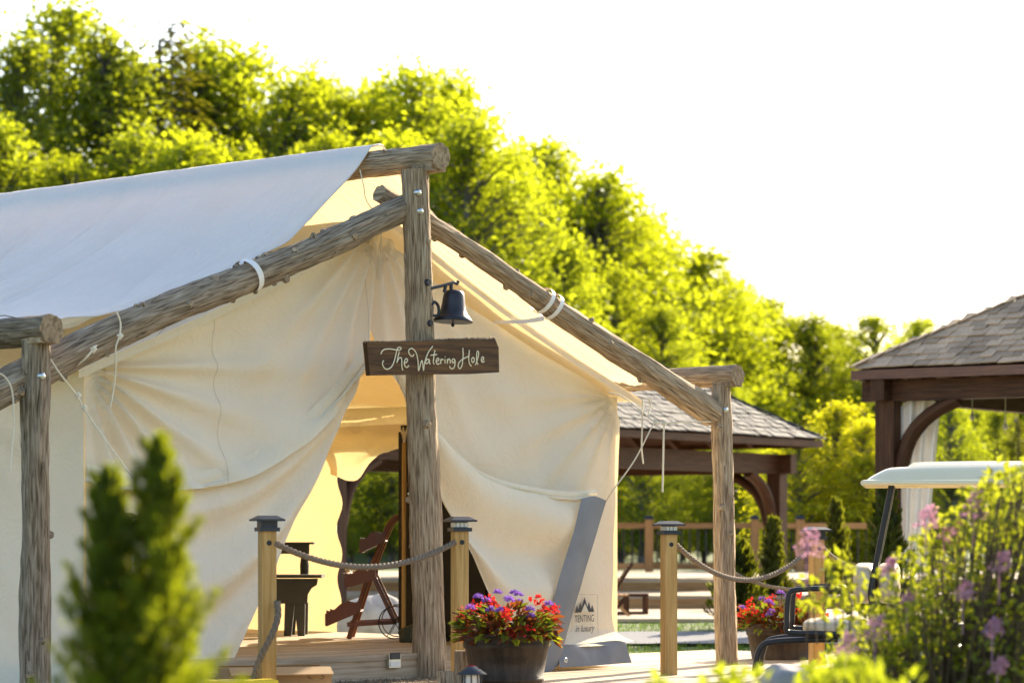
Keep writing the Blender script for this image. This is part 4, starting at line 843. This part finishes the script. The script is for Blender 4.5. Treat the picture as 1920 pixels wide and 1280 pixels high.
# curtain tied to the right pavilion's post, bulbs
f0 = pvR[1]; zbR = pvR[5]; b = MB(); cu0 = at(1686, 762, f0.y - .05); cu1 = at(1760, 757, f0.y - .05)
def cur(u, v):
    wv = 1 - .35 * v if v < .8 else .72; x = cu0.x + .02 + (cu1.x - cu0.x) * (u * wv); z = cu0.z + .12 * math.sin(u * 3.1) * (1 - v) - v * 1.75
    return Vector((x, cu0.y + .05 * math.sin(u * 19 + v * 2) + .02 * nz(u * 4, v * 4), z))
b.grid(cur, 40, 30); tag(b.build('curtain', M['curtain']), 'white curtain gathered against the post of the reddish pavilion', 'curtain')
for x, y in ((1823, 780), (1885, 798)):
    p = at(x, y, 31.5); b = MB(); b.lathe(p, [(0, -.05), (.022, -.04), (.03, -.015), (.022, .015), (.012, .03), (.012, .06)], 12); b.tube([p + UP * .06, p + UP * .32], .006, 5); tag(b.build('light_bulb', M['bulb']), 'clear hanging festoon bulb under the reddish pavilion', 'bulb', 'festoon bulbs')
# ------------------------------------------------------------------ golf cart
G0 = at(1600, 1000, 20.6); G0.z = 0; ga = R(-8); gx = Vector((math.cos(ga), math.sin(ga), 0)); gy = Vector((-gx.y, gx.x, 0))
cart = thing('golf_cart', 'ivory golf cart with white canopy parked behind the lilac bush', 'golf cart', G0 + gx * .8)
def gp(x, y, z): return G0 + gx * x + gy * y + UP * z
def rbox(x0, x1, y0, y1, z0, z1, r, name, mat, n=6, parent=None):
    b = MB(); cx, cy, cz_ = (x0 + x1) / 2, (y0 + y1) / 2, (z0 + z1) / 2; hx, hy, hz_ = (x1 - x0) / 2, (y1 - y0) / 2, (z1 - z0) / 2
    def f(u, v):
        a = 2 * math.pi * (u % 1); t = math.pi * (v - .5); e_ = .5
        pw = lambda q: math.copysign(abs(q) ** e_, q)
        return gp(cx + hx * pw(math.cos(t)) * pw(math.cos(a)), cy + hy * pw(math.cos(t)) * pw(math.sin(a)), cz_ + hz_ * pw(math.sin(t)))
    b.grid(f, 40, 20); return b.build(name, M[mat], parent or cart)
def canopy(u, v):
    x = .08 + 1.95 * u; y = -.56 + 1.12 * v; ed = min(1, min(u, 1 - u) / .09) ; es = min(1, min(v, 1 - v) / .1)
    top = 1.785 + .13 * (ed ** .6) * (es ** .5) * (1 - .25 * abs(2 * u - 1) ** 3) + .03 * (1 if .16 < u < .9 and .15 < v < .85 else 0)
    return gp(x, y, top)
b = MB(); b.grid(canopy, 50, 24); b.grid(lambda u, v: gp(.08 + 1.95 * u, .56 - 1.12 * v, 1.785 + .004 * math.sin(u * 9)), 20, 6)
ring = [gp(.08, -.56, 1.79), gp(2.03, -.56, 1.79), gp(2.03, .56, 1.79), gp(.08, .56, 1.79), gp(.08, -.56, 1.79)]; b.tube(ring, .02, 8); b.build('canopy', M['ivory'], cart)
for y in (-.47, .47):
    b = MB(); b.tube([gp(.28, y, 1.78), gp(.13, y, 1.02), gp(.16, y, .75)], .022, 8); b.build('strut', M['black'], cart)
    b = MB(); b.tube([gp(1.75, y, 1.78), gp(2.0, y, 1.1), gp(2.02, y, .8)], .022, 8); b.build('strut', M['black'], cart)
    b = MB(); b.tube(spline([gp(-.06, y, .72), gp(-.44, y, .73), gp(-.46, y, .78), gp(-.45, y, .98), gp(-.40, y, 1.03), gp(-.12, y, 1.04), gp(-.06, y, 1.0), gp(-.02, y, .86)], 40), .02, 8); b.build('grab_bar', M['black'], cart)
    b = MB(); b.tube(spline([gp(-.1, y * .8, .68), gp(-.55, y * .8, .66), gp(-.66, y * .8, .60), gp(-.70, y * .8, .40), gp(-.72, y * .8, .30)], 30), .022, 8); b.build('footrest_arm', M['black'], cart)
    rr = .22
    for x in (.15, 1.75):
        b = MB(); b.lathe(gp(x, y * 1.12, rr), [(.10, -.09), (.19, -.09), (.22, -.06), (.22, .06), (.19, .09), (.10, .09)], 28, 0, gy); w_ = b.build('wheel', M['tyre'], cart)
        b = MB(); b.lathe(gp(x, y * 1.12, rr), [(0, -.06), (.06, -.07), (.11, -.085), (.115, 0), (.11, .085), (0, .06)], 20, 0, gy); b.build('rim', M['ivory'], w_)
rbox(-.36, .12, -.48, .48, .70, .82, .05, 'rear_seat', 'seatvinyl'); rbox(.0, .17, -.48, .48, .93, 1.22, .05, 'rear_backrest', 'seatvinyl')
rbox(.17, .34, -.48, .48, .93, 1.22, .05, 'front_backrest', 'seatvinyl'); rbox(.30, .82, -.48, .48, .70, .82, .05, 'front_seat', 'seatvinyl')
rbox(-.12, .85, -.54, .54, .26, .70, .05, 'rear_body', 'ivory'); rbox(1.5, 2.25, -.52, .52, .26, .86, .05, 'front_cowl', 'ivory'); rbox(.8, 1.6, -.54, .54, .24, .34, .05, 'floor', 'black')
MB().box(gp(-.62, 0, .28), (gx, gy, UP), (.18, .42, .015)).build('footplate', M['black'], cart)
b = MB(); cw = gp(1.32, -.24, 1.02); na = (gx * -.7 + UP * .7).normalized(); b.tube([cw + (gy * math.cos(a) + na.cross(gy) * math.sin(a)) * .17 for a in [i * math.pi / 14 for i in range(29)]], .013, 7); b.tube([cw, gp(1.6, -.24, .8)], .016, 7); b.tube([cw - gy * .17, cw + gy * .17], .01, 6); b.build('steering_wheel', M['black'], cart)
# ------------------------------------------------------------------ foliage
def cloud(b, g, c, r, n, L, Wd, up=.3, mi=0, squash=1.):
    for k in range(n):
        d = rv(g); d = d.normalized() * (d.length ** .5); p = Vector(c) + Vector((d.x * r, d.y * r, d.z * r * squash)); leafquad(b, p, rv(g), rv(g) + UP * up, L * g.uniform(.7, 1.3), Wd * g.uniform(.7, 1.3), mi)
def puff(b, g, c, r, n, L, Wd, up=.3):
    for k in range(n):
        p = Vector(c) + Vector((g.gauss(0, r), g.gauss(0, r), g.gauss(0, r * .85))); leafquad(b, p, rv(g), rv(g) + UP * up, L * g.uniform(.7, 1.3), Wd * g.uniform(.7, 1.3))
def conifer_cedar(name, label, base, hgt, rad, n, leaf, mat, seed, tips=((0, 0, 1),), group=None):
    t = thing(name, label, 'cedar', base, group); g = random.Random(seed); b = MB(); tr = MB()
    for dx, hk, rk in tips:
        H_ = hgt * hk; R_ = rad * rk; tr.tube([Vector(base) + Vector((dx * .3, 0, 0)), Vector(base) + Vector((dx, 0, H_ * .9))], [.03 * hgt, .005], 8)
        npl = 190 if n > 6000 else 110; per = int(n * rk / npl)
        for k in range(npl):                       # plumes rising from the stem, each a flattened spray of scale leaves
            t_ = .02 + .93 * (k / npl) ** 1.15; a = k * 2.4 + g.uniform(-.5, .5); env = R_ * min(1, (1 - t_) ** (1.05 if n > 6000 else .75) * 1.15) * g.uniform(.62, 1.12) + .012 * hgt
            z0 = H_ * t_; c0 = Vector(base) + Vector((dx * (.4 + .6 * t_), 0, max(.02, z0 - env * .5))); e0 = Vector(base) + Vector((dx * (.4 + .6 * t_) + math.cos(a) * env, math.sin(a) * env, z0 + env * g.uniform(.25, .75) + .05 * hgt * t_))
            tn = Vector((-math.sin(a), math.cos(a), 0)); ax2 = (e0 - c0).normalized(); wdt = .20 * env + .02 * hgt
            for j2 in range(per):
                f_ = g.random() ** .7; w_ = wdt * (1.15 - f_ * .75); p = c0.lerp(e0, f_) + tn * g.gauss(0, w_ * .55) + ax2.cross(tn) * g.gauss(0, w_ * .28)
                leafquad(b, p, ax2 + UP * .35 + rv(g) * .55, tn.cross(ax2) + rv(g) * .5, leaf * g.uniform(.7, 1.4), leaf * .42)
    tr.build('trunk', M['trunk'], t); b.build('foliage', M[mat], t, 'stuff'); return t
Yc = 6.6; cb_ = at(258, 1000, Yc); cb_.z = .0
conifer_cedar('young_cedar', 'bright green twin-tipped young cedar in the foreground before the tent', cb_, 1.0, .40, 26000, .022, 'cedar', 4, ((.052, at(0, 800, Yc).z, .95), (-.072, at(0, 858, Yc).z, .92)))
for i, (x, yt, Y, r, lab) in enumerate(((1385, 1020, 29.3, .30, 'dark rounded cedar behind the right log post'), (1450, 975, 35.5, .22, 'dark narrow cedar before the far pavilion post'), (1568, 940, 36.0, .24, 'small pointed cedar between the two pavilions'), (1662, 912, 29.0, .30, 'small cedar below the reddish pavilion post'))):
    p = at(x, 1000, Y); p.z = gz(p.x, Y); conifer_cedar('small_cedar', lab, p, at(x, yt, Y).z - p.z, r, 3800, .075, 'cedar_far', 60 + i, ((0, 1, 1),), None)
# lilac bush
g = random.Random(12); YL = 11.3; lb = at(1790, 1000, YL); lb.z = 0
lil = thing('lilac_bush', 'lilac bush with pink and mauve blooms in the right foreground', 'bush', lb)
b = MB(); tw = MB()
lil_env = [(1490, 1310), (1560, 1245), (1605, 1200), (1650, 1130), (1700, 1070), (1770, 1020), (1820, 965), (1870, 925), (1960, 895), (2050, 900)]
def env_y(x):
    for (x0, y0), (x1, y1) in zip(lil_env, lil_env[1:]):
        if x0 <= x <= x1: return y0 + (y1 - y0) * (x - x0) / (x1 - x0)
    return 1300
ends = []
for k in range(560):
    x = g.uniform(1530, 2040); ye = env_y(x); y = ye + (1420 - ye) * g.random() ** 1.5; Y = YL + g.uniform(-.5, .6); c = at(x, y, Y)
    if c.z < .05: continue
    tw.tube([lb + Vector((g.uniform(-.15, .15), g.uniform(-.1, .1), 0)), (lb + c) / 2 + Vector((g.uniform(-.1, .1), 0, .05)), c], [.011, .007, .003], 5)
    cloud(b, g, c, .11, (5 if y < ye + 70 else 15), .040, .026, .6)
for k in range(40):                                   # airy shoots standing out of the outline
    x = g.choice((g.uniform(1500, 1600), g.uniform(1690, 1930), g.uniform(1690, 1930))); y = env_y(x) - g.uniform(5, 55) if x > 1650 else g.uniform(1045, 1130); Y = YL + g.uniform(-.4, .4); c = at(x, y, Y); tw.tube([c - UP * .18 + Vector((g.uniform(-.04, .04), 0, 0)), c], .003, 4); cloud(b, g, c - UP * .03, .05, 10, .042, .028, .6)
tw.build('stems', M['twig'], lil, 'stuff'); b.build('foliage', M['lilac_leaf'], lil, 'stuff')
for x, y, s_, Y in ((1512, 1022, 1.25, 11.0), (1735, 972, 1.0, 11.1), (1825, 950, 1.2, 11.1), (1770, 1005, .8, 11.2), (1665, 1062, .6, 11.0), (1873, 1055, .9, 10.9), (1640, 1180, 1.1, 10.8), (1585, 1215, 1.1, 10.7), (1805, 1110, .8, 10.8), (1860, 1178, .8, 10.7), (1700, 1120, .6, 10.9), (1870, 1250, .7, 10.7)):
    p = at(x, y, Y); b = MB()
    for k in range(150):
        t_ = g.random(); rr = .055 * s_ * (1 - t_ * .6) * math.sqrt(g.random()); a = g.random() * 6.28; q = p + Vector((math.cos(a) * rr + .02 * t_, math.sin(a) * rr, (t_ - .4) * .085 * s_)); leafquad(b, q, rv(g), rv(g), .015, .011)
    b.tube([p - UP * .16, p], .003, 5); b.build('bloom', M['lilac'], lil)
# low lime shrub at the bottom edge
g = random.Random(17); YS = 8.0; sb = at(1420, 1000, YS); sb.z = 0; sh = thing('low_shrub', 'low lime green shrub at the foot of the lilac bush', 'shrub', sb); b = MB(); tw = MB()
for k in range(75):
    x = g.choice((g.uniform(1225, 1450), g.uniform(1500, 1740))); ye = 1262 + 26 * nz(x * .02, 3) + (25 if x < 1290 else 0) + (15 if x > 1640 else 0); y = ye + 130 * g.random() ** 1.3; c = at(x, y, YS + g.uniform(-.25, .25)); tw.tube([Vector((c.x * .97 + sb.x * .03, YS, 0)), c], .004, 5)
    for j in range(7): leafquad(b, c + rv(g) * .03, rv(g) + UP * .8, rv(g) + UP, .05, .026)
tw.build('stems', M['twig'], sh, 'stuff'); b.build('foliage', M['shrub_leaf'], sh, 'stuff')
# trees
def tree_proto(kind, seed, mat):
    """unit: 10 m tall, crown about 1.9 m radius"""
    g = random.Random(seed); b = MB(); tr = MB(); H_ = 10.
    top = Vector((g.uniform(-.4, .4), g.uniform(-.4, .4), H_ * .96)); tr.tube(spline([Vector((0, 0, -.5)), Vector((g.uniform(-.2, .2), 0, H_ * .4)), top], 14), [.17 * (1 - .9 * i / 14) + .012 for i in range(15)], 8)
    if kind == 'conifer':
        for k in range(120):
            t_ = .08 + .92 * (k / 120); z = H_ * t_; rr = 1.75 * (1 - t_) ** .8 * g.uniform(.7, 1.1) + .08; a = k * 2.4 + g.random(); e = Vector((math.cos(a) * rr, math.sin(a) * rr, z - .10 * rr)); tr.tube([Vector((0, 0, z)), e], [.03, .008], 5)
            for j in range(max(8, int(80 * rr / 1.7))):
                f_ = g.random() ** .6; p = Vector((0, 0, z)).lerp(e, f_) + rv(g) * (.12 + .16 * f_); leafquad(b, p, Vector((math.cos(a), math.sin(a), -.1)) + rv(g) * .7, UP + rv(g) * .6, .26 * g.uniform(.6, 1.3), .085)
    else:
        cl = []
        for k in range(250):
            t_ = g.random(); z = H_ * (.14 + .84 * t_); prof = (math.sin(math.pi * min(1, .12 + .88 * t_) ** .8) ** .7) * 1.75 + .12; a = g.random() * 6.283; rr = prof * math.sqrt(g.random()) * g.uniform(.75, 1.15); c = Vector((math.cos(a) * rr + top.x * t_, math.sin(a) * rr + top.y * t_, z)); cl.append(c)
            tr.tube(spline([Vector((top.x * t_ * .8, top.y * t_ * .8, max(.8, z - .6 - rr * .5))), Vector((c.x * .5, c.y * .5, z - .35)), c], 5), [.045, .035, .028, .02, .012, .006], 5)
            r_ = g.uniform(.20, .46) * (1.05 - .4 * t_)
            puff(b, g, c, r_ * .9, int(62 * (r_ / .33) ** 2), .12, .085, .4)
            for j in range(2): cloud(b, g, c + rv(g) * r_ * 1.9, .11, 8, .11, .075, .5)
    return tr, b
protos = []
for kind, seed, mat in (('broad', 1, 'leaf_a'), ('broad', 2, 'leaf_a'), ('broad', 3, 'leaf_b'), ('broad', 4, 'leaf_b'), ('conifer', 5, 'leaf_c'), ('broad', 6, 'leaf_y')):
    tr, b = tree_proto(kind, seed, mat); mt_, mb_ = None, None
    o1 = tr.build('trunk', M['trunk']); o2 = b.build('crown', M[mat]); protos.append((o1.data, o2.data, kind)); bpy.data.objects.remove(o1); bpy.data.objects.remove(o2)
TL = {0: ('broadleaf_tree', 'tall bright yellow-green broadleaf tree in the wood behind the tent', 'bright broadleaf trees of the wood'), 1: ('broadleaf_tree', 'tall bright yellow-green broadleaf tree in the wood behind the tent', 'bright broadleaf trees of the wood'),
      2: ('broadleaf_tree', 'darker green broadleaf tree in the wood behind the tent', 'darker broadleaf trees of the wood'), 3: ('broadleaf_tree', 'darker green broadleaf tree in the wood behind the tent', 'darker broadleaf trees of the wood'),
      4: ('conifer_tree', 'dark pointed conifer standing among the broadleaf wood', 'conifers of the wood'), 5: ('golden_tree', 'low golden yellow rounded tree between the two pavilions', 'golden trees by the pavilions')}
g = random.Random(99)
def tree(x, ytop, Y, pi, wid=None):
    base = at(x, 1000, Y); base.z = gz(base.x, Y) - .1; hgt = at(x, ytop, Y).z - base.z; k = hgt / 10.; nm, lab, grp = TL[pi]; t = thing(nm, lab, 'tree', base, grp); wx = (wid or 1.) * k * g.uniform(.9, 1.1)
    t.rotation_euler = (0, 0, g.random() * 6.28); t.scale = (wx, wx, k)
    for nme, me in (('trunk', protos[pi][0]), ('crown', protos[pi][1])): o = bpy.data.objects.new(nme, me); COL.objects.link(o); o.parent = t
front = [(-60, 90, 82, 2), (15, 75, 80, 3), (85, 8, 84, 3), (190, 45, 82, 2), (262, 105, 88, 3), (322, 38, 84, 4), (385, 62, 88, 2), (455, 85, 90, 0), (520, 128, 86, 0), (590, 130, 92, 1), (665, 165, 88, 0), (745, 145, 92, 1), (820, 118, 88, 1), (872, 130, 92, 0), (925, 270, 90, 0), (985, 300, 94, 1), (1030, 245, 96, 0), (1095, 305, 92, 1), (1170, 352, 96, 0), (1225, 390, 100, 1), (1285, 460, 98, 0), (1340, 520, 104, 1), (1400, 548, 100, 0), (1468, 552, 106, 1), (1530, 585, 104, 2), (1590, 600, 110, 0), (1650, 590, 102, 3), (1702, 590, 108, 0), (1765, 615, 112, 1), (1850, 605, 110, 2), (1930, 590, 112, 0), (1990, 560, 108, 1)]
for x, y, Y, p in front: tree(x, y, Y, p, 1.2 if x < 900 else 1.65)
for k in range(26): x = -90 + k * 82 + g.uniform(-15, 15); base_y = 150 if x < 900 else min(760, 150 + (x - 880) * .95); tree(x, base_y + g.uniform(60, 150), 78 + g.uniform(-4, 4) if x < 1300 else 84, g.choice((0, 1, 2, 3, 0)), 1.3)
for k in range(36): x = 540 + k * 39; tree(x, 790 + g.uniform(-45, 60), g.uniform(62, 72), g.choice((2, 3, 2, 4)), 1.5)
for x, y, Y in ((1500, 800, 49), (1555, 752, 50), (1612, 785, 49), (1640, 850, 48.5)): tree(x, y, Y, 5, 2.0)
